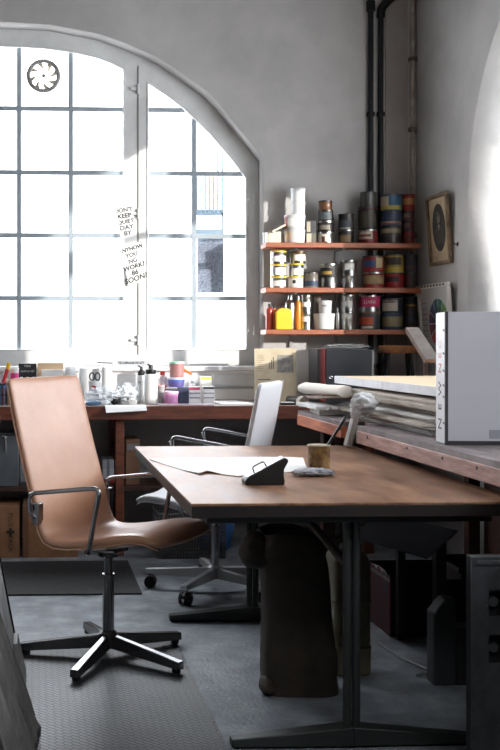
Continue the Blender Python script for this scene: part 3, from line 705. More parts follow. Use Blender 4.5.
cyl('glass_cup', 'empty translucent tumbler right of the brown cardboard piece', 'cup', 64.5, 76, 366.5, 6.08, film('tumbler', (226,230,232), .55, .15), film('tumbler', (226,230,232), .55, .15), style='tub')
x, w, z0, z1 = B(79, 99, 371, 404, 6.14)
solo('white_carton', MB().box(x-w/2, x+w/2, 6.10, 6.2, z0, z1+.02), mat('carton_white', (214,214,214), .6), 'large plain white carton against the wall under the window', 'box', bev=.004)
# mug with scissors
tt, zt = cyl('mug', 'white mug with a red mark holding black scissors', 'mug', 88.5, 102, 381, 5.98, white_plastic, white_plastic, style='tub', band2=((196,50,60),-.6,.1,.5,.8))
x, w, z0, z1 = B(90, 101, 373, 404, 5.98)
t = thing('scissors', 'black handled scissors standing in the white mug', 'scissors', (x, 5.98, z1-.05))
for s_, dx in ((1,.012),(-1,-.02)):
    b = MB(); 
    b.tube([(dx+.014*math.cos(a*PI/8), .002*s_, .03+.022*math.sin(a*PI/8)) for a in range(17)], .0045, 8)
    part('handle', b, black, t)
    part('blade', MB().tube([(dx*.5, .002*s_, .01), (dx*.2, .002*s_, -.05)], [.005,.002], 8), steel, t)
cyl('bottle', 'white round bottle standing right of the scissors mug', 'bottle', 101.5, 112, 367, 6.05, white_plastic, white_plastic)
# crumpled clear bags
x, w, z0, z1 = B(88, 114, 386, 404, 5.87)
solo('plastic_bag', MB().blob((x, 5.87, z0+.045), (w*.5, .05, .045), .5, 9, 40, 24, 3), plastic_bag, 'crumpled clear bag with blue contents beside the white mug', 'bag', ang=20)
solo('blue_rag', MB().blob((x-.05, 5.805, z0+.012), (.045, .018, .012), .3, 6, 24, 10, 5), flat((92,128,160),.8), 'folded blue rag in front of the crumpled bag', 'rag')
x, w, z0, z1 = B(118, 137, 383, 404, 6.0)
solo('plastic_bag', MB().blob((x, 6.0, z0+.055), (w*.52, .07, .055), .4, 8, 40, 24, 11), plastic_bag, 'puffy white bag left of the two pump bottles', 'bag', ang=20)
# papers hanging over the edge
def paper(name, label, x0, x1, y0, y1, z, m=white_paper, th=.003, droop=0, rz=0, group=None, cat='paper'):
    grid = []
    cx, cy = (x0+x1)/2, (y0+y1)/2
    for i in range(9):
        row = []
        for j in range(9):
            u, v = (i/8-.5)*(x1-x0), (j/8-.5)*(y1-y0)
            X = cx + u*math.cos(rz) - v*math.sin(rz); Y = cy + u*math.sin(rz) + v*math.cos(rz)
            zz = z + th
            if droop and Y < 5.75: zz -= (5.75-Y)*droop
            row.append((X, Y, zz))
        grid.append(row)
    return solo(name, MB().sheet(grid, th), m, label, cat, group)
a = PZ(88, 406, BT); 
paper('white_board', 'flat white panel on the bench behind the tan chair back', PY(62,400,5.9).x, PY(86,400,5.9).x, 5.80, 5.93, BT+.001, white_paper, .016, cat='board')
paper('paper_sheet', 'white sheet drooping over the front edge of the back bench', PY(105,400,5.75).x, PY(146,400,5.75).x, 5.712, 5.795, BT+.001, white_paper, .003, .8, .06)
# clamp-on pencil sharpener
x, w, z0, z1 = B(112, 135, 393, 404, 5.86)
t = thing('metal_clamp', 'small grey metal gadget with a dark knob on white papers', 'tool', (x, 5.86, BT+.0004))
part('block', MB().box(-.02,.075,-.02,.02,0,.028).box(-.06,.06,-.015,.015,.04,.05), mat('gadget_grey', (176,176,174), .4, .5), t, bev=.003)
part('upright', MB().tube([(-.03,0,0),(-.02,0,.04)], .01, 10), steel, t); part('upright', MB().tube([(.03,0,.02),(.03,0,.045)], .01, 10), steel, t)
part('knob', MB().blob((-.052,-.005,.02), (.02,.018,.02), .1, 3, 16, 10), iron, t)
# sign strip under the window
p0, p1 = PY(112,366.5,WY-.04), PY(150,360.5,WY-.04)
t = thing('lettered_strip', 'grey lettered strip set against the sill under the mullion', 'sign', ((p0.x+p1.x)/2, WY-.03, sill_z+.0004))
ww, hh = p1.x-p0.x, p1.z-p0.z
part('plate', MB().box(-ww/2, ww/2, -.005, 0, 0, hh), mat('sign_grey', (176,178,180), .5), t, bev=.002)
text('lettering', 'THE COMPAGNIE DES ARTS', .021, lambda u,v,q: Vector((u, -.0055-q, hh*.52+v)), flat((52,54,58)), t, sx=.62, bold=.0006)
part('peg', MB().tube([(-ww/2, -.003, hh*.5), (-ww/2-.09, -.003, hh*.62)], .004, 8), flat((90,90,92)), t)
# pump bottles
def pump(px0, px1, ytop, Y, lab, txt=None):
    x, w, z0, z1 = B(px0, px1, ytop, 404, Y); h = z1-z0; r = w/2
    t = thing('pump_bottle', lab, 'bottle', (x, Y, z0), math.atan2(x, Y)*-1)
    hb = h*.80
    part('body', MB().lathe([(r*.94,0),(r,.005),(r,hb*.93),(r*.9,hb*.98),(r*.6,hb)], 24), white_plastic, t)
    part('collar', MB().lathe([(r*.74,hb*.985),(r*.78,hb),(r*.78,hb+.022),(r*.5,hb+.03)], 20), black, t)
    part('nozzle', MB().lathe([(r*.34,hb+.028),(r*.3,hb+.05),(r*.12,h)], 14).tube([(0,0,hb+.045),(-.02,-.004,hb+.055)], .005, 8), black, t)
    if txt:
        rr = r*1.01
        text('lettering', txt, .026, lambda u,v,q: Vector((rr*math.sin(u/rr), -rr*math.cos(u/rr)-q, hb*.72+v)), flat((80,80,84)), t, th=.0004)
pump(144, 157.5, 366, 5.93, 'fat white bottle with black pump, the nearer of two')
pump(136.5, 146, 368, 6.05, 'slimmer white lettered bottle with black cap, behind the fat one', 'PLY')
cyl('jar', 'pale grey jar with pink top just right of the fat pump bottle', 'jar', 157.5, 165, 385, 6.0, flat((150,148,148)), flat((214,150,150)))
cyl('bottle', 'white and red spray bottle standing behind the pale grey jar', 'bottle', 157, 168, 371, 6.1, flat((222,214,214)), flat((206,62,54)), style='bottle', band=((196,90,90),-1.2,1.2,.3,.55))
# tub tower
tt, z1 = cyl('cup', 'pink plastic cup in front of the stacked tubs', 'cup', 163.5, 178.5, 391, 5.90, flat((226,160,204),.4), flat((230,200,220),.4), style='tub', band=((206,140,190),-.8,.8,.3,.7))
tt, z1 = cyl('paint_tub', 'white and navy tub at the base of the tub tower', 'tub', 166, 187, 387, 6.03, flat((210,214,222),.4), white_plastic, style='tub', band=((40,56,110),-1.3,1.3,.45,.9))
tt, z2 = cyl('paint_tub', 'purple tub in the middle of the tub tower', 'tub', 167.5, 185, 377.3, 6.03, flat((88,76,140),.35), flat((196,200,214),.4), z0=z1+.001, style='tub', band=((70,90,160),-.9,.9,.5,.9))
tt, z3 = cyl('paint_tub', 'dusty rose tub with mint lid topping the tub tower', 'tub', 169, 184.5, 361.5, 6.03, flat((158,112,108),.45), flat((158,214,186),.4), z0=z2+.001, style='tub')
x, w, z0, z1 = B(184, 193, 367, 375, 6.06)
t = thing('orange_tool', 'orange handled tool stuck beside the rose tub', 'tool', (x, 6.13, BT+.0004))
part('shaft', MB().tube([(-.03,0,0),(-.036,0,.16)], .005, 8), steel, t)
part('handle', MB().tube([(-.036,0,.155),(-.03,0,.2),(.03,0,.165)], .009, 10, smooth=.02), flat((226,112,44),.4), t)
t, w, h = boxitem('box', 'dark navy box behind the pink cup', 'box', 178.5, 189, 387.5, 5.90, .05, flat((44,50,74)))
t, w, h = boxitem('carton', 'white carton with a pink top band, left of its twin', 'box', 189, 200.5, 386.5, 5.93, .05, flat((222,220,222)))
for z, c_ in ((.93,(206,70,110)),(.62,(130,130,136)),(.36,(150,150,156))): part('printed_band', MB().box(-w*.46,w*.46,-.0265,-.0255,h*z-.012*(1 if z>.9 else .4),h*z+.004), flat(c_), t)
t, w, h = boxitem('carton', 'white carton with a grey top band, right of the pink banded one', 'box', 203, 214.5, 386.5, 5.93, .05, flat((224,224,224)))
for z, c_ in ((.94,(96,90,96)),(.62,(140,140,146)),(.36,(160,150,156))): part('printed_band', MB().box(-w*.46,w*.46,-.0265,-.0255,h*z-.008*(1 if z>.9 else .5),h*z+.003), flat(c_), t)
t, w, h = boxitem('carton', 'small yellow topped carton resting behind the white cartons', 'box', 201, 211.5, 376.5, 6.03, .05, flat((226,224,214)))
part('printed_band', MB().box(-w*.48,w*.48,-.0265,-.0255,h*.88,h*.98), flat((226,204,70)), t)
x, w, z0, z1 = B(185, 198, 377, 404, 6.1)
solo('plastic_bag', MB().blob((x, 6.1, z0+.065), (w*.55, .05, .065), .35, 7, 32, 20, 21), film('grey_bag', (190,194,196), .75, .3), 'limp grey bag heaped behind the pink banded carton', 'bag', ang=20)
# magazines and papers
paper('magazine', 'flat glossy magazine on the bench in front of the cartons', PY(158,404,5.8).x, PY(213,404,5.8).x, 5.755, 5.88, BT+.0004, mat('mag', (206,192,196), .3, c2=(170,150,160), scale=20), .006, 0, -.02, cat='magazine')
paper('paper_sheet', 'pale papers lying on the bench right of the magazine', PY(219,404,5.85).x, PY(252,404,5.85).x, 5.80, 5.96, BT+.0004, white_paper, .008, 0, .03)
paper('paper_sheet', 'second grey sheet set near the wall behind the white chair', PY(212,404,6.1).x, PY(240,404,6.1).x, 6.03, 6.16, BT+.0004, grey_paper, .006, 0, .1)
p0, p1 = PY(205,387.5,WY-.03), PY(253,387.5,WY-.03)
t = thing('wall_rail', 'thin grey rail fixed low on the wall under the window', 'rail', (p0.x, WY-.02, p0.z))
part('rod', MB().tube([(p0.x, WY-.04, p0.z), (p1.x, WY-.04, p0.z)], .007, 10), steel, t, True)
for x in (p0.x+.03, p1.x-.03): part('bracket', MB().tube([(x, WY-.04, p0.z), (x, WY-.018, p0.z)], .005, 8), steel, t, True)
# tan card with printed picture
x, w, z0, z1 = B(255.5, 297.5, 348.5, 402, 6.08)
t = thing('printed_card', 'big tan card with a dark printed picture propped on the bench', 'card', (x, 6.10, z0))
hgt = z1-z0; th = .06
PC = lambda u, v, q: Vector((u, v*math.sin(th)-q, v*math.cos(th)))
part('board', MB().prism([(-w/2,0),(w/2,0),(w/2,hgt),(-w/2,hgt)], PC, 0, .006), tan_card, t, bev=.001)
part('picture', MB().prism([(w*.04,hgt*.55),(w*.43,hgt*.55),(w*.43,hgt*.88),(w*.04,hgt*.88)], PC, .0062, .0072), mat('printed_grey', (96,94,92), .7, c2=(140,134,124), scale=40), t)
ln = MB()
random.seed(3)
for i in range(8):
    v = hgt*(.58+.04*i); ln.prism([(-w*.45,v),(-w*(.45-.1-random.random()*.12),v),(-w*(.45-.1-random.random()*.12),v+.0022),(-w*.45,v+.0022)], PC, .0062, .0068)
for i in range(3): ln.prism([(-w*(.15-.045*i),hgt*.62),(-w*(.15-.045*i)+.006,hgt*.62),(-w*(.15-.045*i)+.006,hgt*(.74+.05*i)),(-w*(.15-.045*i),hgt*(.74+.05*i))], PC, .0062, .0068)
part('printed_text', ln, flat((92,84,70)), t); ln = MB()
ln.prism([(-w*.42,hgt*.41),(-w*.12,hgt*.41),(-w*.12,hgt*.43),(-w*.42,hgt*.43)], PC, .0062, .0068)
part('printed_heading', ln, flat((92,84,70)), t)
# binders and books under the lowest shelf
z0 = BT+.0004
for pxa, pxb, c_, lab, yt in ((317.5,320.3,(30,26,26),'thin black book left of the maroon one',349),(320.3,323,(110,36,38),'thin maroon book beside the dark binder',349),(323,325.4,(140,52,50),'thin red book pressed against the dark binder',348.5)):
    xa, xb = PY(pxa,370,5.98).x, PY(pxb,370,5.98).x; zt = PY(0,yt,5.98).z
    t = thing('book', lab, 'book', ((xa+xb)/2, 6.08, z0), 0, 'upright books beside the binder')
    part('cover', MB().box(-(xb-xa)/2+.0003, (xb-xa)/2-.0003, -.1, .1, 0, zt-z0), flat(c_), t, bev=.002)
    part('pages', MB().box(-(xb-xa)/2+.003, (xb-xa)/2-.003, -.0985, .1005, .003, zt-z0+.0005), cream, t)
xa, xb = PY(325.8,370,5.98).x, PY(372,370,5.98).x; zt = PY(0,349.5,5.98).z
t = thing('ring_binder', 'charcoal ring binder standing face on under the shelves', 'binder', ((xa+xb)/2, 6.02, z0))
part('cover', MB().box(-(xb-xa)/2, (xb-xa)/2, -.04, -.034, 0, zt-z0).box(-(xb-xa)/2, (xb-xa)/2, .034, .04, 0, zt-z0).box((xb-xa)/2-.006, (xb-xa)/2, -.034, .034, 0, zt-z0), mat('binder_grey', (52,55,60), .4), t, bev=.002)
part('pages', MB().box(-(xb-xa)/2+.006, (xb-xa)/2-.03, -.033, .033, .002, zt-z0-.01), cream, t)
part('ring', MB().tube([(-(xb-xa)/2+.03+.012*math.cos(a*PI/6), -.041, .15+.006*math.sin(a*PI/6)) for a in range(13)], .0025, 8), chrome, t)
part('edge', MB().box((xb-xa)/2, (xb-xa)/2+.012, -.04, .04, 0, zt-z0-.004), mat('binder_edge', (150,146,140), .5), t)
xb2 = PY(345, 345, 5.99).x
solo('plastic_bag', MB().blob((xb2+.02, 6.02, zt+.016), (.125, .045, .016), .3, 8, 36, 14, 31), film('grey_bag2', (170,170,170), .7, .3), 'crinkled grey bag lying along the top of the binder', 'bag', ang=20)
# small stool in the corner
sx = PY(399, 350, 6.0).x; zs = PY(0, 345.5, 5.9).z
t = thing('wooden_stool', 'small round topped stool with black legs in the corner', 'stool', (sx, 6.02, z0))
part('seat', MB().lathe([(.105,zs-z0-.045),(.112,zs-z0-.035),(.112,zs-z0-.006),(.106,zs-z0),(.001,zs-z0)], 28), mat('stool_seat', (150,96,52), .5, c2=(96,56,30), scale=14), t)
for a in range(4):
    an = a*PI/2+.6; part('leg', MB().tube([(.085*math.cos(an), .085*math.sin(an), zs-z0-.04), (.12*math.cos(an), .12*math.sin(an), 0)], .011, 10), iron, t)

# ------------------------------------------------------------------ things on the right bench
# stack of big papers under the drawing board, then the board itself
stackz = BT+.0004
rnd = random.Random(5)
labs = ['broad grey sheets at the bottom of the pile under the drawing board', 'crinkled off-white folder in the pile under the drawing board', 'aged sheets in the middle of the pile under the drawing board', 'brown backed portfolio high in the pile under the drawing board', 'pale wavy sheets topmost in the pile under the drawing board']
for k, (th_, m_, x0_, y1_) in enumerate(((.022,grey_paper,1.50,5.12),(.020,old_paper,1.47,4.95),(.022,grey_paper,1.52,5.0),(.018,mat('portfolio', (120,100,84), .7, c2=(96,80,68), scale=6),1.56,5.1),(.045,old_paper,1.53,4.98))):
    layers = 5; b = MB()
    t = thing('paper_pile', labs[k], 'papers', (1.9, 4.4, stackz), 0, 'papers under the drawing board')
    for q in range(layers):
        dx, dy = rnd.uniform(-.015,.015), rnd.uniform(-.03,.03); z_0 = stackz + q*th_/layers
        grid = [[(x0_+dx+(2.165-x0_)*i/6, 3.85+dy+(y1_-3.85)*j/14, z_0 + th_/layers*.92 + (.0015*math.sin(j*1.7+q)*(1-i/6) if k in (1,4) and q == layers-1 else 0)) for j in range(15)] for i in range(7)]
        b = MB().sheet(grid, th_/layers*.9); part('sheet', b, m_, t, True)
    stackz += th_ + .0008
BZ = PY(0, 376, 5.35).z
BZ = 1.02
BX = 1.555
t = thing('drawing_board', 'large pale wooden drawing board laid over paper piles', 'board', (1.95, 4.6, BZ-.037))
part('panel', MB().box(BX, 2.33, 3.75, 5.28, BZ-.033, BZ), mat('board_face', (222,196,164), .45, c2=(232,210,180), scale=4, stretch=(1,6,1)), t, True, bev=.002)
part('edging', MB().box(BX-.006, BX, 3.75, 4.55, BZ-.036, BZ+.0005).box(BX-.006, BX, 4.555, 5.286, BZ-.036, BZ+.0005).box(BX, 2.33, 5.28, 5.286, BZ-.036, BZ+.0005), mat('board_edge', (222,222,226), .55, c2=(204,204,208), scale=10), t, True, bev=.001)
# pile supports further back so the board rests on something
solo('wood_block', MB().box(2.2, 2.3, 4.0, 5.2, BT+.0004, BZ-.0335), dark_wood, 'dark timber block propping the drawing board at the wall', 'block')
# rolled and bundled papers at the far end of the bench
def roll(label, p0, p1, r, m, name='paper_roll', squash=.6, hollow=True):
    p0, p1 = Vector(p0), Vector(p1); d = (p1-p0).normalized(); u = Vector((-d.y, d.x, 0)); rings = []
    t = thing(name, label, 'paper roll', (p0+p1)/2 - Vector((0,0,r*squash)))
    for k in range(8):
        c = p0 + (p1-p0)*k/7; rings.append([c + u*r*math.cos(2*PI*i/20) + Vector((0,0,1))*r*squash*(math.sin(2*PI*i/20) + .06*math.sin(5*2*PI*i/20+k)) for i in range(20)])
    part('roll', MB().loft(rings), m, t, True)
    part('core', MB().loft([[c + u*r*.5*math.cos(2*PI*i/14) + Vector((0,0,1))*r*squash*.55*math.sin(2*PI*i/14) for i in range(14)] for c in (p0-d*.002, p0+d*.002)]), dk, t, True)
ZB = BT+.0004
pb = paper('open_book', 'open book with white pages at the far end of the right bench', 1.40, 1.52, 4.98, 5.25, ZB, mat('book_pages', (226,222,216), .7), .030, 0, -.1, cat='book')
grid = []
for i in range(16):
    row = []
    for j in range(12):
        x = 1.345+.17*i/15; y = 4.90+.38*j/11
        row.append((x + .010*math.sin(j*1.4)*(1-i/15), y+.012*math.sin(i*1.2), ZB+.048+.004*noise.noise(Vector((i*.5, j*.6, 2)))+.012*(1-i/15)*0))
    grid.append(row)
solo('torn_paper', MB().sheet(grid, .016), white_paper, 'torn white sheets lying on the open book', 'paper', ang=25)
t = thing('leather_folder', 'brown portfolio folder sandwiched below the cream roll', 'folder', (1.485, 5.1, ZB+.072))
M = Matrix.Rotation(-.06, 4, 'Z') @ Matrix.Rotation(-.05, 4, 'X')
part('cover', MB().obox((0,0,.016), (.19,.40,.006), M).obox((0,0,-.002+.006), (.19,.42,.005), M), mat('folder_brown', (118,88,70), .6, c2=(90,64,50), scale=8), t)
part('pages', MB().obox((.003,.0,.0105), (.18,.41,.007), M), old_paper, t)
roll('thick cream paper roll over the brown portfolio at bench end', (1.40,5.29,ZB+.118), (1.485,4.88,ZB+.118), .045, mat('cream_roll', (228,220,208), .7), squash=.62)
roll('curled white paper tube lying behind the torn sheets', (1.385,5.325,ZB+.045), (1.395,5.295,ZB+.045), .03, old_paper, squash=1.0)
p = PY(299.5, 399, 5.85)
t = thing('black_tube', 'black cardboard tube with white end on the back bench', 'tube', (p.x, 5.85, ZB))
part('tube', MB().tube([(-.03,.12,.022),(.005,-.03,.022)], .022, 16), black, t)
part('end_cap', MB().tube([(.005,-.03,.022),(.006,-.034,.022)], .017, 16), white_paper, t)
solo('dark_pad', MB().box(PY(279,402,5.85).x, PY(294,402,5.85).x, 5.80, 5.93, ZB, ZB+.012), black, 'thin black pad lying in front of the tan card', 'pad', bev=.002)
paper('paper_sheet', 'narrow white slip on the thin black pad', PY(281,402,5.85).x, PY(293,402,5.85).x, 5.82, 5.87, ZB+.0125, white_paper, .002)
# plank leaning by the right wall
pa, pb_ = PY(413.5, 332, 5.55), PY(429.5, 357, 5.30)
d = (pb_-pa); 
t = thing('wood_plank', 'short weathered plank sloping above the drawing board by the wall', 'plank', (pb_.x, pb_.y, BZ+.002))
e0 = Vector((pa.x, pa.y, pa.z)); dn = d.normalized()
rot = dn.to_track_quat('X', 'Z').to_matrix().to_4x4()
L_ = .62
low = e0 + dn*.30
part('timber', MB().obox(e0 + dn*.15, (.36,.075,.022), rot), mat('old_timber', (126,104,92), .7, c2=(92,66,52), scale=7, stretch=(2,10,10)), t, True, bev=.003)
part('painted_face', MB().obox(e0 + dn*.15 + rot.to_3x3() @ Vector((0,0,.0125)), (.355,.07,.003), rot), mat('old_timber_grey', (116,110,106), .7, c2=(92,82,76), scale=9), t, True)
# upright stand that carries the plank (standing on the board)
mid = e0 + dn*.15
part('prop', MB().box(mid.x+.01, mid.x+.03, mid.y-.01, mid.y+.01, BZ+.001, mid.z-.012), dark_wood, t, True)

# the white box with rotated lettering
cA = Vector((1.416, 3.508, ZB)); cz1 = 1.297; wd, dp = .46, .115
ang = math.atan2(-.075, .154+.3)
ang = -.10
t = thing('monitor_box', 'pale grey box with dark and orange lettering standing on the bench', 'box', cA, ang)
hb = cz1-ZB
part('carton', MB().box(0, wd, 0, dp, 0, hb), mat('box_grey', (214,214,222), .38, c2=(206,206,214), scale=2), t, bev=.003)
part('side_panel', MB().box(-.002, -.0002, .003, dp-.001, .004, hb-.003), mat('box_white', (226,226,228), .45), t)
part('dark_edge', MB().box(-.004, .006, -.003, .004, 0, hb+.001).box(.006, wd, -.003, -.0002, 0, .014), mat('box_trim', (58,54,56), .5), t)
part('pale_patch', MB().box(.145, .215, -.0012, -.0003, .022, .052), mat('box_patch', (166,166,176), .5), t)
sd = lambda base: (lambda u, v, q: Vector((-.0024-q, dp*.52 + v*-1*-1, base+u)))
for s_, zc, col, sz in (('N', .068, (60,58,62), .056), ('E', .126, (60,58,62), .05), ('W', .19, (60,58,62), .05), ('N', .262, (208,128,96), .05), ('E', .305, (214,150,124), .045), ('C', .345, (220,176,156), .045)):
    # lettering reads from the bottom upwards
    text('lettering', s_, sz, (lambda zc: (lambda u, v, q: Vector((-.0024-q, dp*.55 + v, zc+u))))(zc), flat(col), t, th=.0004)
st = MB()
for zc in (.07,.16,.2,.25,.31,.39): st.tube([(-.0005, dp*.12, zc), (-.004, dp*.17, zc+.006)], .003, 6)
part('staple', st, flat((120,120,124)), t)

# ------------------------------------------------------------------ the table
TX0, TX1, TY0, TY1, TZT = .447, 1.415, 2.925, 4.565, .735
t = thing('work_table', 'long brown wooden table on two steel T legs', 'table', ((TX0+TX1)/2, (TY0+TY1)/2, 0))
part('tabletop', MB().box(TX0, TX1, TY0, TY1, TZT-.008, TZT), table_wood, t, True, bev=.002)
part('edge_band', MB().box(TX0+.002, TX1-.002, TY0+.002, TY1-.002, TZT-.042, TZT-.0081), table_edge, t, True, bev=.002)
steel_leg = mat('leg_steel', (66,68,67), .42, .5)
for y in (4.43, 3.04):
    cx_ = .942
    for dx in (-.0135, .0135): part('leg', MB().tube([(cx_+dx, y, .045), (cx_+dx, y, TZT-.072)], .0125, 14), steel_leg, t, True)
    ft = MB()
    for s_ in (-1, 1):
        ft.hexa([(cx_+s_*.0,y-.03,0.006),(cx_+s_*.36,y-.024,.006),(cx_+s_*.36,y+.024,.006),(cx_,y+.03,.006)], [(cx_,y-.03,.062),(cx_+s_*.36,y-.02,.028),(cx_+s_*.36,y+.02,.028),(cx_,y+.03,.062)])
    part('foot', ft, steel_leg, t, True, bev=.003)
    for s_ in (-1, 1): part('glide', MB().lathe([(.016,0),(.018,.002),(.018,.012)], 14, (cx_+s_*.34, y, 0)), rubber, t, True)
    part('top_bearer', MB().box(TX0+.06, TX1-.06, y-.025, y+.025, TZT-.072, TZT-.0425), steel_leg, t, True, bev=.003)
part('stretcher', MB().box(.925, .955, 3.09, 4.40, TZT-.068, TZT-.043), steel_leg, t, True, bev=.002)
part('brace', MB().tube([(.942, 3.04, .52), (.87, 3.75, TZT-.045)], .014, 10), steel_leg, t, True)

# white sheet on the table
TT = TZT + .0006
b0 = PZ(149, 460, TT); b1 = PZ(309, 457, TT); n1 = PZ(306, 470, TT)
edge = [(150,460),(166,465),(182,470),(199,474.5),(207,472.5),(222,474.5),(238,476.5),(255,475.5),(272,474),(290,472),(307,469.5)]
top_ = [(150,459.3),(170,458.8),(185,458.4),(200,458.1),(212,457.9),(225,457.7),(240,457.5),(255,457.4),(272,457.3),(290,457.3),(303,458)]
grid = []
for e, q in zip(top_, edge):
    A_, B_ = PZ(*e, TT), PZ(*q, TT); row = []
    for j in range(8):
        P_ = A_.lerp(B_, j/7); lift = .004*max(0, noise.noise(Vector((P_.x*9, P_.y*9, 1)))) + .006*(j/7)**3*max(0, math.sin(P_.x*34))
        row.append(P_ + Vector((0,0,.0015+lift)))
    grid.append(row)
t = thing('drawing_sheet', 'large white drawing sheet with a torn near edge on the table', 'paper', PZ(230,466,TT))
part('sheet', MB().sheet(grid, .0012), white_paper, t, True, ang=60)
ed = MB()
for k in range(3, 7):
    A_, B_ = grid[k][7], grid[k+1][7] if k+1 < len(grid) else grid[k][7]
    ed.hexa([A_+Vector((0,-.012,-.0013)), B_+Vector((0,-.012,-.0013)), B_+Vector((0,0,-.0013)), A_+Vector((0,0,-.0013))], [A_+Vector((0,-.012,-.0005)), B_+Vector((0,-.012,-.0005)), B_+Vector((0,0,-.0005)), A_+Vector((0,0,-.0005))])
part('torn_edge', ed, cardboard, t, True, label='brown torn edge')
# black wedge with wire handle
p = PZ(266, 485, TT); s1 = FPX/p.y
t = thing('desk_wedge', 'black wedge shaped desk stand with a small wire handle', 'stand', p)
prof = [(-.066,0),(.058,0),(.06,.012),(.057,.03),(.058,.05),(.072,.075),(.07,.083),(.062,.086),(-.064,.019),(-.068,.01)]
part('body', MB().prism(prof, lambda u,v,q: (u,q,v), -.005, .06), mat('wedge_black', (9,9,10), .5), t, bev=.003)
th_ = math.atan2(.067, .126)
part('top_plate', MB().prism([(-.06,.0225),(.06,.0862),(.0592,.0878),(-.061,.0242)], lambda u,v,q: (u,q,v), .002, .052), mat('plate_grey', (120,118,116), .4, .3), t)
hnd = MB().tube([(-.035,.012,.037), (-.042,.012,.056), (-.005,.012,.075), (.004,.012,.058)], .0022, 8, smooth=.008)
part('wire_handle', hnd, black, t)
# rusty tin with a brush
p = PZ(319, 468, TT); r_ = .041
t = thing('rusty_tin', 'rusty brown tin can standing on the table', 'tin', p)
part('body', MB().lathe([(r_*.97,0),(r_,.003),(r_*.97,.006),(r_*.97,.076),(r_,.079),(r_*.985,.083),(r_*.93,.083),(r_*.92,.01),(.001,.01)], 30), mat('rust', (84,56,36), .7, .3, c2=(150,118,72), scale=30, bump=.4, bscale=60), t)
part('rim', MB().lathe([(r_*.95,.081),(r_*1.01,.081),(r_*1.01,.085),(r_*.95,.085)], 30), mat('rim_tin', (190,178,156), .4, .6), t)
t2 = thing('paint_brush', 'dark brush handle sticking out of the rusty tin', 'brush', p + Vector((.01,0,.012)))
tip = PZ(343.5, 420, TT); q1 = PY(343.5, 421, p.y).z
tp = PY(344, 420, p.y)
part('handle', MB().tube([p + Vector((-.012,0,.014)), tp], [.0038,.006], 10), mat('brush_dark', (28,22,20), .4), t2, True)
part('ferrule', MB().tube([tp, tp + (tp-p).normalized()*.016], [.0065,.004], 10), mat('brush_tip', (40,30,26), .5), t2, True)
p = PZ(316, 477, TT)
solo('rag', MB().blob((p.x, p.y+.035, TT+.012), (.066,.036,.013), .35, 8, 40, 18, 41), mat('rag_grey', (196,196,200), .9, c2=(120,122,128), scale=24, bump=.5, bscale=80), 'crumpled grey rag in front of the rusty tin', 'rag', ang=25)

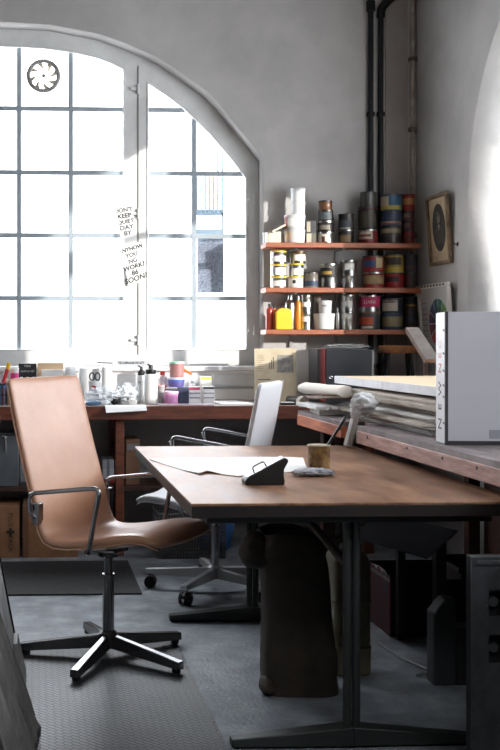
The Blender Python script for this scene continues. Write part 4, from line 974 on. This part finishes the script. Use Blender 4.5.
# ------------------------------------------------------------------ swivel chairs
def shell_profile(dz):
    pr = [(-.312,1.052,.222,.008),(-.310,1.046,.232,.013),(-.300,1.01,.236,.016),(-.264,.87,.238,.017),(-.226,.735,.239,.018),(-.190,.62,.240,.020),(-.168,.54,.240,.022),(-.156,.492,.240,.024),
          (-.132,.455,.240,.024),(-.088,.438,.240,.023),(-.02,.440,.240,.024),(.07,.455,.239,.026),(.16,.474,.236,.027),(.235,.490,.231,.026),(.285,.490,.222,.022),(.318,.476,.207,.015),(.328,.468,.192,.009)]
    return [(x, z+dz, w, t) for x, z, w, t in pr]
def swivel_chair(label, leather, loc, front, dz, casters, spoke0, metal, base_metal, lift=0, lean=0):
    rz = math.atan2(front[1], front[0])
    t = thing('swivel_chair', label, 'chair', loc, rz, None)
    pr = [(x + lean*max(0, z-.55), z, w_, t_) for x, z, w_, t_ in shell_profile(dz)]; rings = []; n = 28
    for k, (x, z, w, th) in enumerate(pr):
        a, b = pr[max(k-1,0)], pr[min(k+1,len(pr)-1)]
        tx, tz = b[0]-a[0], b[1]-a[1]; L = math.hypot(tx, tz); nx, nz = -tz/L, tx/L     # normal to the shell in the side plane
        if k == 0: pass
        ringp = []
        dish = .016 if k > 8 else .010
        for i in range(n):
            ph = 2*PI*i/n; c_, s_ = math.cos(ph), math.sin(ph)
            u = w*math.copysign(abs(c_)**.35, c_); v = th*math.copysign(abs(s_)**.6, s_)
            off = dish*(u/w)**2
            ringp.append((x + nx*(v) + nx*off*(1 if True else 0), u, z + nz*v + nz*off))
        rings.append(ringp)
    part('shell', MB().loft(rings), leather, t, sub=1, ang=80)
    part('piping', MB().tube([(x, w*.995, z) for x, z, w, th in pr], .003, 6).tube([(x, -w*.995, z) for x, z, w, th in pr], .003, 6), leather, t)
    for s_ in (-1, 1):
        y = s_*.262
        ad = dz + lift
        arm = MB().tube([(-.158, s_*.245, .545+dz), (-.172, y, .56+dz), (-.182, y, .634+ad), (.135, y, .680+ad), (.085, y, .447+dz), (.05, s_*.22, .428+dz), (-.02, s_*.12, .412+dz)], .0085, 10, smooth=.035)
        ar = part('armrest', arm, metal, t)
        part('bracket', MB().box(-.172, -.142, s_*.240-.012, s_*.240+.02, .52+dz, .60+dz), metal, ar, bev=.003)
        part('arm_strap', MB().obox((.112, y, .575+dz+lift*.5), (.010, .022, .17+lift), Matrix.Rotation(.20, 4, 'Y')), metal, ar, bev=.002)
    part('mount', MB().box(-.06, .06, -.05, .05, .40+dz, .416+dz).lathe([(.04,.38+dz),(.035,.40+dz)], 20), metal, t, bev=.004)
    hubz = .085 if not casters else .115
    part('column', MB().lathe([(.0175,.29),(.0175,.395+dz)], 20), dark_chrome if not casters else metal, t)
    part('column_sleeve', MB().lathe([(.022,hubz),(.022,.30),(.0245,.30),(.0245,.312),(.018,.314)], 20), dark_chrome if not casters else metal, t)
    bs = part('star_base', MB().lathe([(.034,hubz-.05),(.036,hubz-.045),(.036,hubz+.002),(.026,hubz+.012)], 20), base_metal, t)
    for k in range(5):
        a = spoke0 + 2*PI*k/5 - rz; R = .335
        d = Vector((math.cos(a), math.sin(a), 0)); u = Vector((-d.y, d.x, 0)); Z = Vector((0,0,1))
        z_in, z_out = hubz, (.042 if not casters else .092); lowi = hubz-.05; lowo = .014 if not casters else .07
        b = MB().hexa([d*.02-u*.02+Z*lowi, d*R-u*.018+Z*lowo, d*R+u*.018+Z*lowo, d*.02+u*.02+Z*lowi], [d*.02-u*.011+Z*z_in, d*R-u*.016+Z*z_out, d*R+u*.016+Z*z_out, d*.02+u*.011+Z*z_in])
        sp = part('spoke', b, base_metal, bs, bev=.003)
        e = d*(R-.022)
        if not casters: part('glide', MB().box(-.016,.016,-.016,.016,0,.016) if False else MB().lathe([(.014,0),(.016,.002),(.016,.018)], 14, (e.x, e.y, 0)), rubber, t)
        else:
            cst = part('caster', MB().tube([e+Z*.052+u*.004, e+Z*.085], .008, 10).tube([e+Z*.030-u*.02, e+Z*.030+u*.02], .008, 10), chrome, t)
            for s_ in (-1, 1): part('wheel', MB().tube([e+Z*.029+u*s_*.006, e+Z*.029+u*s_*.024], .0285, 20), rubber, cst)
            part('hood', MB().tube([e+Z*.029-u*.0055, e+Z*.029+u*.0055], .030, 20), chrome, cst)
    return t
MATZ = .0062
swivel_chair('tan leather high back swivel chair on a five spoke steel base', tan_leather, (.285, 3.93, MATZ), (.8,-.6), -.004, False, math.radians(29), dark_chrome, mat('base_steel', (110,110,112), .25, .9))
swivel_chair('white leather swivel chair on casters behind the table', white_leather, (.872, 4.955, 0), (-.9,.43), -.045, True, math.radians(19), mat('arm_silver', (168,168,170), .25, 1), mat('base_silver', (188,190,192), .42, .6), .125, .07)

# ------------------------------------------------------------------ floor mats
solo('rubber_mat', MB().box(-1.6, .57, 1.2, 4.12, .0003, .006), tread_m, 'dark treaded rubber mat under the tan chair', 'mat')
solo('door_mat', MB().box(-1.4, .515, 4.90, 5.64, .0003, .008), mat('mat_dark', (46,47,49), .85, c2=(56,57,59), scale=30, bump=.3, bscale=120), 'flat charcoal mat lying before the bench and cardboard boxes', 'mat')

# ------------------------------------------------------------------ under the back bench
def carton(label, x0, x1, y0, y1, z0, z1, flaps=True):
    t = thing('cardboard_box', label, 'box', ((x0+x1)/2, (y0+y1)/2, z0)); w, d, h = x1-x0, y1-y0, z1-z0
    part('walls', MB().box(-w/2,w/2,-d/2,-d/2+.005,0,h).box(-w/2,w/2,d/2-.005,d/2,0,h).box(-w/2,-w/2+.005,-d/2+.005,d/2-.005,0,h).box(w/2-.005,w/2,-d/2+.005,d/2-.005,0,h).box(-w/2+.005,w/2-.005,-d/2+.005,d/2-.005,0,.005), cardboard, t)
    part('flap', MB().box(-w/2+.006,w/2-.006,-d/2+.006,-.002,h-.008,h-.003), cardboard, t)
    part('flap', MB().box(-w/2+.006,w/2-.006,.002,d/2-.006,h-.008,h-.003), cardboard, t)
    return t, w, d, h
a, b = PZ(-40,558,0), PZ(19.5,558,0)
t, w, d, h = carton('cardboard box printed PLUS PACK on the floor under the bench', a.x, b.x, 5.77, 6.1, 0, .285)
u0 = w/2-.05
text('lettering', 'PLUS', .036, lambda u,v,q: Vector((u0+v, -d/2-.0005-q, h*.74-u)), flat((40,30,24)), t)
text('lettering', 'PACK', .036, lambda u,v,q: Vector((u0+v, -d/2-.0005-q, h*.27-u)), flat((40,30,24)), t)
part('printed_mark', MB().prism([(-.022,-.008),(-.008,-.008),(-.008,-.022),(.008,-.022),(.008,-.008),(.022,-.008),(.022,.008),(.008,.008),(.008,.022),(-.008,.022),(-.008,.008),(-.022,.008)], lambda u,v,q: Vector((u0+u, -d/2-q, h*.5+v)), .0002, .001), flat((40,30,24)), t)
a, b = PZ(23,558,0), PZ(78,558,0)
t, w, d, h = carton('plain cardboard box on the floor behind the tan chair', a.x, b.x, 5.77, 6.1, 0, .30)
part('strip', MB().box(-w/2-.001, -w/2+.03, -d/2-.0015, -d/2-.0003, 0, h), mat('card_dark', (112,74,50), .8), t)
# steel tub on the lower shelf
x0, x1 = PY(-60,450,5.9).x, PY(19,450,5.9).x
t = thing('steel_tub', 'grey sheet steel bin with a chrome grip on the lower shelf', 'bin', ((x0+x1)/2, 6.0, .3805)); w = x1-x0
part('body', MB().box(-w/2,w/2,-.12,.12,0,.30), mat('bin_steel', (112,118,122), .45, .4, c2=(94,100,104), scale=6), t, bev=.006)
part('rim', MB().box(-w/2-.004,w/2+.004,-.124,.124,.285,.303), mat('bin_rim', (70,72,74), .4, .6), t, bev=.003)
part('grip', MB().tube([(w/2-.14,-.122,.16),(w/2-.14,-.15,.16),(w/2-.10,-.15,.285),(w/2-.075,-.15,.285),(w/2-.075,-.15,.2)], .008, 10, smooth=.02), chrome, t)
x0, x1 = PY(19.6,450,5.95).x, PY(40,450,5.95).x
t = thing('steel_box', 'pale sheet metal box right of the grey steel bin', 'box', ((x0+x1)/2, 6.03, .3805)); w = x1-x0
part('body', MB().box(-w/2+.002,w/2,-.1,.1,0,.24), mat('box_steel', (136,142,146), .45, .4, c2=(110,116,120), scale=6), t, bev=.004)
part('bottom_lip', MB().box(-w/2+.002,w/2+.003,-.104,-.1,0,.02), mat('bin_rim', (70,72,74), .4, .6), t)
# wooden crate behind the bench leg and white parcels
x0, x1 = PY(125,450,5.95).x, PY(139,450,5.95).x
t = thing('wooden_case', 'narrow light wood case standing on the lower shelf', 'case', ((x0+x1)/2, 6.03, .3805)); w = x1-x0
part('body', MB().box(-w/2,w/2,-.12,.12,0,.26), mat('case_wood', (128,92,66), .6, c2=(104,72,50), scale=5), t, bev=.003)
part('grey_label', MB().box(-w*.4,w*.45,-.1225,-.1202,.20,.235), flat((130,130,132)), t)
x0, x1 = PY(102,450,5.97).x, PY(114,450,5.97).x
for z0_, h_, lab, c_ in ((.3805,.03,'flat red box under white parcels on the lower shelf',(130,30,34)),(.411,.06,'white parcel resting on the flat red box',(186,188,192)),(.4715,.05,'second white parcel, the top one of its pile',(170,172,178))):
    t = thing('parcel', lab, 'parcel', ((x0+x1)/2, 6.04, z0_))
    part('wrap', MB().box(-(x1-x0)/2,(x1-x0)/2,-.09,.09,0,h_), flat(c_), t, bev=.006); part('tape', MB().box(-.008,.008,-.0912,.0912,.0,h_+.0008), flat((120,120,124)), t)
# wire basket with blue bundle on the floor
x0, x1 = PZ(160,562,0).x, PZ(228,562,0).x
t = thing('mesh_basket', 'grey perforated basket with a blue bundle in it', 'basket', ((x0+x1)/2, 5.83, 0)); w = x1-x0
bk = MB().box(-w/2,w/2,-.13,.13,.004,.01)
for i in range(25):
    x = -w/2+w*i/24
    for yy in (-.13,.13): bk.box(x-.003,x+.003,yy-.003,yy+.003,0,.24)
for k in range(12):
    z = .005+.021*k
    for yy in (-.13,.13): bk.box(-w/2,w/2,yy-.003,yy+.003,z-.003,z+.003)
    for xx in (-w/2,w/2): bk.box(xx-.003,xx+.003,-.13,.13,z-.003,z+.003)
part('mesh_sides', bk, mat('basket_grey', (92,92,94), .6), t, smooth=False)
part('rim', MB().tube([(-w/2,-.13,.245),(w/2,-.13,.245),(w/2,.13,.245),(-w/2,.13,.245),(-w/2,-.13,.245)], .007, 8), mat('basket_grey', (92,92,94), .6), t)
bb = PY(219,521,5.83)
solo('blue_bundle', MB().blob((bb.x-.03, 5.83, .155), (.10,.09,.145), .25, 6, 30, 18, 51), flat((54,96,150),.7), 'bright blue cloth bundle in the perforated basket', 'bundle')
# ------------------------------------------------------------------ under the table
# paper sack
def sack():
    cx_, cy_ = .918, 3.55; H_ = .53; rings = []; n = 44
    t = thing('paper_sack', 'tall crumpled brown paper sack standing under the table', 'sack', (cx_, cy_, 0))
    nk = 30
    for k in range(nk+1):
        v = k/nk; z = H_*v; ring = []
        wx = .125*(1-.02*v) + .004*math.sin(v*9); wy = .10
        if v > .82: wx *= 1 - .10*(v-.82)/.18; 
        for i in range(n):
            ph = 2*PI*i/n; c_, s_ = math.cos(ph), math.sin(ph)
            x = wx*math.copysign(abs(c_)**.55, c_); y = wy*math.copysign(abs(s_)**.55, s_)
            q = noise.noise(Vector((x*9, y*9, z*5+3)))*.022 + abs(noise.noise(Vector((x*22, y*22, z*12))))*.014
            ring.append((x*(1+q*4)*(1-.16*v)-.03*v, y*(1+q*4), z))
        rings.append(ring)
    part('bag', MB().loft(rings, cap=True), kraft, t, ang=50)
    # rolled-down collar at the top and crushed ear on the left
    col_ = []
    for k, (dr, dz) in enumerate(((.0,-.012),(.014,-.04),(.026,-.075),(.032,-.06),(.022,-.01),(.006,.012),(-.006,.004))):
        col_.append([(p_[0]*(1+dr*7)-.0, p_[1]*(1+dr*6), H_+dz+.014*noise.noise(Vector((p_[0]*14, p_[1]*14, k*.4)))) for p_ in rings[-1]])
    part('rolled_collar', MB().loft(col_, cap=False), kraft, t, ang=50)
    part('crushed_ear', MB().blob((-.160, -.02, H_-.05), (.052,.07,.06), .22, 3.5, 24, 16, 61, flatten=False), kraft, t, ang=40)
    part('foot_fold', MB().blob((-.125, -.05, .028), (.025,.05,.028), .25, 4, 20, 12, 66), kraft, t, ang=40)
sack()
# cream jerrycan
t = thing('plastic_canister', 'cream plastic canister behind the near table leg', 'canister', (1.145, 3.745, 0))
rings = []
for z, s_ in ((0,.9),(.008,.98),(.095,1),(.10,1.02),(.105,.96),(.26,.96),(.265,1.02),(.27,.98),(.40,.97),(.43,.8),(.44,.5)):
    rings.append([(.073*s_*math.copysign(abs(math.cos(2*PI*i/32))**.5, math.cos(2*PI*i/32)), .09*s_*math.copysign(abs(math.sin(2*PI*i/32))**.5, math.sin(2*PI*i/32)), z) for i in range(32)])
part('body', MB().loft(rings), mat('canister', (136,129,104), .5, c2=(120,112,92), scale=6), t)
part('cap', MB().lathe([(.025,.438),(.025,.465),(.02,.467)], 18), white_plastic, t)
part('handle', MB().tube([(-.04,0,.41),(-.04,0,.47),(.05,.02,.47),(.05,.02,.41)], .01, 10, smooth=.02), mat('canister', (176,168,140), .5), t)
# red carton with ragged top
p = PZ(390, 637, 0); p2 = PZ(369, 618, 0)
t = thing('red_carton', 'worn red carton with a ragged top under the bench', 'box', (p.x+.0, (p.y+p2.y)/2, 0))
x0, y0, y1, hh = 0, (p.y-p2.y)/2, (p2.y-p.y)/2, .25
redc = mat('red_card', (96,26,34), .7, c2=(66,58,60), scale=5, stretch=(1,7,.4), lo=.45, hi=.6)
rag_ = MB(); nseg = 12
bot = [(0, y0+(y1-y0)*i/nseg) for i in range(nseg+1)]
rnd = random.Random(9)
tops = [hh + rnd.uniform(-.014,.012) for _ in bot]
rag_.loft([[(x, y, 0) for x, y in bot] + [(x+.005, y, 0) for x, y in reversed(bot)], [(x, y, z) for (x, y), z in zip(bot, tops)] + [(x+.005, y, z) for (x, y), z in zip(reversed(bot), reversed(tops))]])
part('torn_side', rag_, redc, t)
part('walls', MB().box(.006,.3,y0,y0+.005,0,hh-.02).box(.006,.3,y1-.005,y1,0,hh).box(.295,.3,y0+.005,y1-.005,0,hh).box(.006,.295,y0+.005,y1-.005,0,.005), flat((40,22,24),.8), t)
part('pale_rim', MB().box(-.002,.0,y0,y1,hh-.03,hh-.018), flat((120,110,108),.8), t)
# grey panel lying across
t = thing('hardboard_sheet', 'thin grey hardboard sheet lying tilted over the red carton', 'sheet', PZ(400,565,.3))
q = [PX(365,543,1.26), PY(396,530,4.35), PY(452,541,4.2), PY(420,565,3.75)]
q = [Vector((1.245, 4.0, .43)), Vector((1.41, 4.24, .475)), Vector((1.66, 4.0, .45)), Vector((1.44, 3.74, .40))]
part('sheet', MB().hexa(q, [v+Vector((0,0,.008)) for v in q]), mat('panel_grey', (70,72,82), .6), t, True)
part('prop', MB().box(1.56,1.60,3.96,4.0,0,.43), black, t, True)
part('prop', MB().box(1.46,1.49,4.1,4.13,0,.445), black, t, True)
# grey tower and cable
p = PZ(434, 686, 0)
t = thing('grey_casing', 'grey plastic casing with a sloped shoulder under the bench', 'casing', (p.x+.03, p.y+.1, 0))
part('shell', MB().prism([(-.03,0),(.05,0),(.05,.30),(.012,.30),(-.03,.25)], lambda u,v,w_: (u,w_,v), -.1, -.03), mat('casing_grey', (52,54,56), .55), t, bev=.006)
part('dark_panel', MB().box(.051,.12,-.1,-.03,0,.2), mat('casing_dark', (32,33,35), .6), t, bev=.004)
p = PZ(425, 677, 0); c0 = p
solo('cable', MB().tube([p+Vector((-.03,.0,.006)), p+Vector((0,.02,.006)), p+Vector((.03,-.005,.007)), p+Vector((.04,.05,.006)), p+Vector((-.01,.2,.005)), p+Vector((-.03,.4,.005))], .005, 8, smooth=.02), flat((120,120,120)), 'short pale cable curled on the floor by the grey casing', 'cable')
t = thing('dark_crate', 'black crate on the floor behind the grey casing', 'crate', (1.93, 4.45, 0))
part('sides', MB().box(-.14,.14,-.15,-.14,0,.24).box(-.14,.14,.14,.15,0,.24).box(-.14,-.13,-.14,.14,0,.24).box(.13,.14,-.14,.14,0,.24), mat('crate_black', (30,28,28), .7), t)
part('floor_board', MB().box(-.13,.13,-.14,.14,.003,.012), mat('crate_black', (30,28,28), .7), t)
part('front_plate', MB().box(-.1,.1,-.153,-.1502,.06,.16), flat((44,42,40),.7), t)
# steel upright in the right foreground
p0 = PY(471, 557, 2.62); px1 = PY(540, 557, 2.62)
t = thing('steel_stand', 'grey sheet steel upright with square holes at the right edge', 'stand', (p0.x, 2.62, 0))
w, h = px1.x-p0.x, p0.z
holes = []
for py in (589, 608, 634.5, 654.0): pass
def hz(py): return PY(490, py, 2.62).z
xh0, xh1 = PY(488.5,600,2.62).x-p0.x, PY(499.5,600,2.62).x-p0.x
for a_, b_ in ((616,590),(663,635)): holes.append([(xh0,hz(a_)),(xh1+.004,hz(a_)),(xh1+.004,hz(b_)),(xh0,hz(b_))])
me = fill('front_sheet', [[(0,0),(w,0),(w,h),(0,h)]] + holes, .002, lambda u,v,q: Vector((u,q,v)))
link('front_sheet', me, galv, t)
part('flange', MB().box(0,.004,.002,.03,0,h).box(w-.004,w,.002,.03,0,h).box(.004,w-.004,.002,.03,h-.004,h).box(.004,w-.004,.026,.03,0,h-.004), mat('flange_dark', (44,46,48), .6, .4), t)
part('folded_lip', MB().box(.012,w,-.006,-.002,h-.02,h-.008), galv, t, bev=.002)
for lp in holes: part('bolt', MB().tube([(xh1-.01, .012, (lp[0][1]+lp[2][1])/2), (xh1-.01, .026, (lp[0][1]+lp[2][1])/2)], .013, 14), steel, t)

# ------------------------------------------------------------------ left foreground: leaning board and cloth
t = thing('leaning_board', 'grey canvas board leaning at the left edge of the room', 'board', (-.06, 3.2, 0))
bx, ly = -.045, 3.78
def lb(y, v, w_): return Vector((bx - .19*v + w_, y, .0065 + v*.985))
part('panel', MB().hexa([lb(2.2,0,-.012), lb(ly,0,-.012), lb(ly,0,0), lb(2.2,0,0)], [lb(2.2,1.0,-.012), lb(ly,1.0,-.012), lb(ly,1.0,0), lb(2.2,1.0,0)]), grey_board, t, True, bev=.001)
part('edge_strip', MB().hexa([lb(ly+.0005,0,-.016), lb(ly+.012,0,-.016), lb(ly+.012,0,.006), lb(ly+.0005,0,.006)], [lb(ly+.0005,1.0,-.016), lb(ly+.012,1.0,-.016), lb(ly+.012,1.0,.006), lb(ly+.0005,1.0,.006)]), mat('strip_dark', (44,44,46), .4, .5), t, True)
part('corner_clamp', MB().hexa([lb(3.55,0,.001), lb(3.76,0,.001), lb(3.76,0,.022), lb(3.55,0,.022)], [lb(3.62,.14,.001), lb(3.76,.14,.001), lb(3.76,.14,.018), lb(3.62,.14,.018)]), mat('clamp_grey', (112,110,108), .6), t, True, bev=.003)
part('rear_strut', MB().hexa([(-.60,2.3,.0065),(-.60,3.7,.0065),(-.585,3.7,.0065),(-.585,2.3,.0065)], [lb(2.3,.98,-.03),lb(3.7,.98,-.03),lb(3.7,.98,-.013),lb(2.3,.98,-.013)]), grey_board, t, True)
grid = []
for i in range(26):
    v = i/25; row = []
    for j in range(30):
        q = j/29; y = 2.25 + 1.05*q*(1 - .45*v)
        hgt = .72*(v)
        fold = .020*math.sin(q*24 + v*3) + .014*math.sin(q*51+1.3*v*5)
        out = .008 + .030*(1-v)**2 + (fold*.55+.02)*(1-.5*v)
        P_ = lb(y, hgt, out); row.append((P_.x, P_.y, max(.012, P_.z)))
    grid.append(row)
b = MB(); ni, nj = 26, 30
vs = [p_ for r_ in grid for p_ in r_] + [(p_[0]-.006, p_[1], p_[2]) for r_ in grid for p_ in r_]; off = ni*nj; fs = []
for i in range(ni-1):
    for j in range(nj-1):
        a_ = i*nj+j; fs += [(a_,a_+1,a_+nj+1,a_+nj), (a_+nj+off,a_+nj+1+off,a_+1+off,a_+off)]
for j in range(nj-1): fs += [(j,j+off,j+1+off,j+1), ((ni-1)*nj+j,(ni-1)*nj+j+1,(ni-1)*nj+j+1+off,(ni-1)*nj+j+off)]
for i in range(ni-1): fs += [(i*nj,(i+1)*nj,(i+1)*nj+off,i*nj+off), (i*nj+nj-1,i*nj+nj-1+off,(i+1)*nj+nj-1+off,(i+1)*nj+nj-1)]
b.add(vs, fs)
solo('draped_cloth', b, dark_cloth, 'dark folded cloth draped over the leaning board', 'cloth', ang=180)

# grey rag-wrapped stick leaning on the right bench
foot = Vector((1.362, 4.455, TZT+.003)); top = Vector((1.412, 4.46, .915))
dirv = (top-foot).normalized()
t = thing('wrapped_stick', 'pale wooden stick with a rag wrapped head leaning on the bench', 'stick', foot)
M = dirv.to_track_quat('Z', 'X').to_matrix().to_4x4()
Ls = (top-foot).length
part('stick', MB().obox((foot+top)/2 + Vector((0,0,.002)), (.026,.040,Ls), M), mat('stick_grey', (206,204,198), .7, c2=(168,162,154), scale=9, stretch=(8,8,1)), t, True, bev=.004)
part('wrapped_head', MB().blob((top.x+.016, top.y-.01, top.z+.012), (.052,.048,.044), .34, 4.5, 36, 22, 71, flatten=False), grey_cloth, t, True, ang=30)
part('hanging_fold', MB().blob((top.x-.016, top.y-.014, top.z-.03), (.022,.026,.03), .3, 6, 24, 14, 75, flatten=False), grey_cloth, t, True, ang=30)

# notes taped to the mullion
def note(name, label, corners, lines, tape=None):
    Y = GY-.05
    P = [PY(a, b, Y) for a, b in corners]      # tl, tr, br, bl
    o_ = (P[0]+P[1]+P[2]+P[3])/4
    t = thing(name, label, 'note', o_)
    f = lambda u, v, q: (P[3]*(1-u)*(1-v) + P[2]*u*(1-v) + P[1]*u*v + P[0]*(1-u)*v) + Vector((0, -q, 0))
    part('sheet', MB().prism([(0,0),(1,0),(1,1),(0,1)], f, 0, .001), white_paper, t, True)
    wid = (P[1]-P[0]).length; hgt_ = (P[0]-P[3]).length
    for k, (s_, sz, dark) in enumerate(lines):
        vv = 1 - (k+.75)/(len(lines)+.5)
        text('lettering', s_, sz, (lambda vv: (lambda u, v, q: f(.5+u/wid, vv+v/hgt_, .0014+q) - o_))(vv), flat(dark), t, th=.0002, bold=.0016)
    return t
dk1, lt1 = (40,38,36), (84,82,80)
note('paper_note', 'upper hand lettered white note pinned on the window mullion', [(116,207),(129,205),(136,236),(121,239)], [('DON\'T',.036,lt1),('KEEP',.038,dk1),('QUIET',.034,lt1),('DAY',.04,lt1),('BY',.036,lt1)])
note('paper_note', 'lower hand lettered white note hanging askew on the mullion', [(121,247),(138.5,242),(145.5,280),(128.5,286)], [('ANYHOW',.034,dk1),('YOU',.036,lt1),('NG',.038,lt1),('WORK?',.04,dk1),('86',.044,dk1),('SOON?',.046,dk1)])

# ------------------------------------------------------------------ light
w = bpy.data.worlds.new('sky'); sc.world = w; w.use_nodes = True
bg = w.node_tree.nodes['Background']; bg.inputs[0].default_value = (.95,.975,1,1); bg.inputs[1].default_value = 5.0
def portal(loc, rot, sx_, sy_):
    l = bpy.data.lights.new('portal', 'AREA'); l.shape = 'RECTANGLE'; l.size = sx_; l.size_y = sy_; l.cycles.is_portal = True
    o = bpy.data.objects.new('portal', l); COL.objects.link(o); o.location = loc; o.rotation_euler = rot
portal((XC, WY+.42, 2.1), (PI/2, 0, PI), 3.4, 2.3) if False else portal((XC, WY+.42, 2.1), (-PI/2, 0, 0), 3.4, 2.3)
portal(((KX0+KX1)/2, (KY0+KY1)/2, HC+.2), (0, 0, 0), KX1-KX0, KY1-KY0)
portal((WX+.47, AY, 2.25), (0, PI/2, 0), 1.9, 2.5); portal((WX+.47, AY3, 2.5), (0, PI/2, 0), 2.4, 2.5)
s = bpy.data.lights.new('sun', 'SUN'); s.energy = 2.5; s.angle = math.radians(.6); s.color = (1,.95,.87)
so = bpy.data.objects.new('sun', s); COL.objects.link(so)
k_ = 1.12; d = Vector((-1, k_, -math.tan(math.radians(11))*math.hypot(1,k_)))
so.rotation_euler = d.to_track_quat('-Z', 'Y').to_euler(); so.location = (5, 1, 3)

vs_ = sc.view_settings
vs_.view_transform = 'Standard'; vs_.look = 'None'; vs_.gamma = 1; vs_.use_curve_mapping = False; vs_.exposure = 1.35
sc.cycles.max_bounces = 10; sc.cycles.diffuse_bounces = 6; sc.cycles.transparent_max_bounces = 16
sc.cycles.use_denoising = True
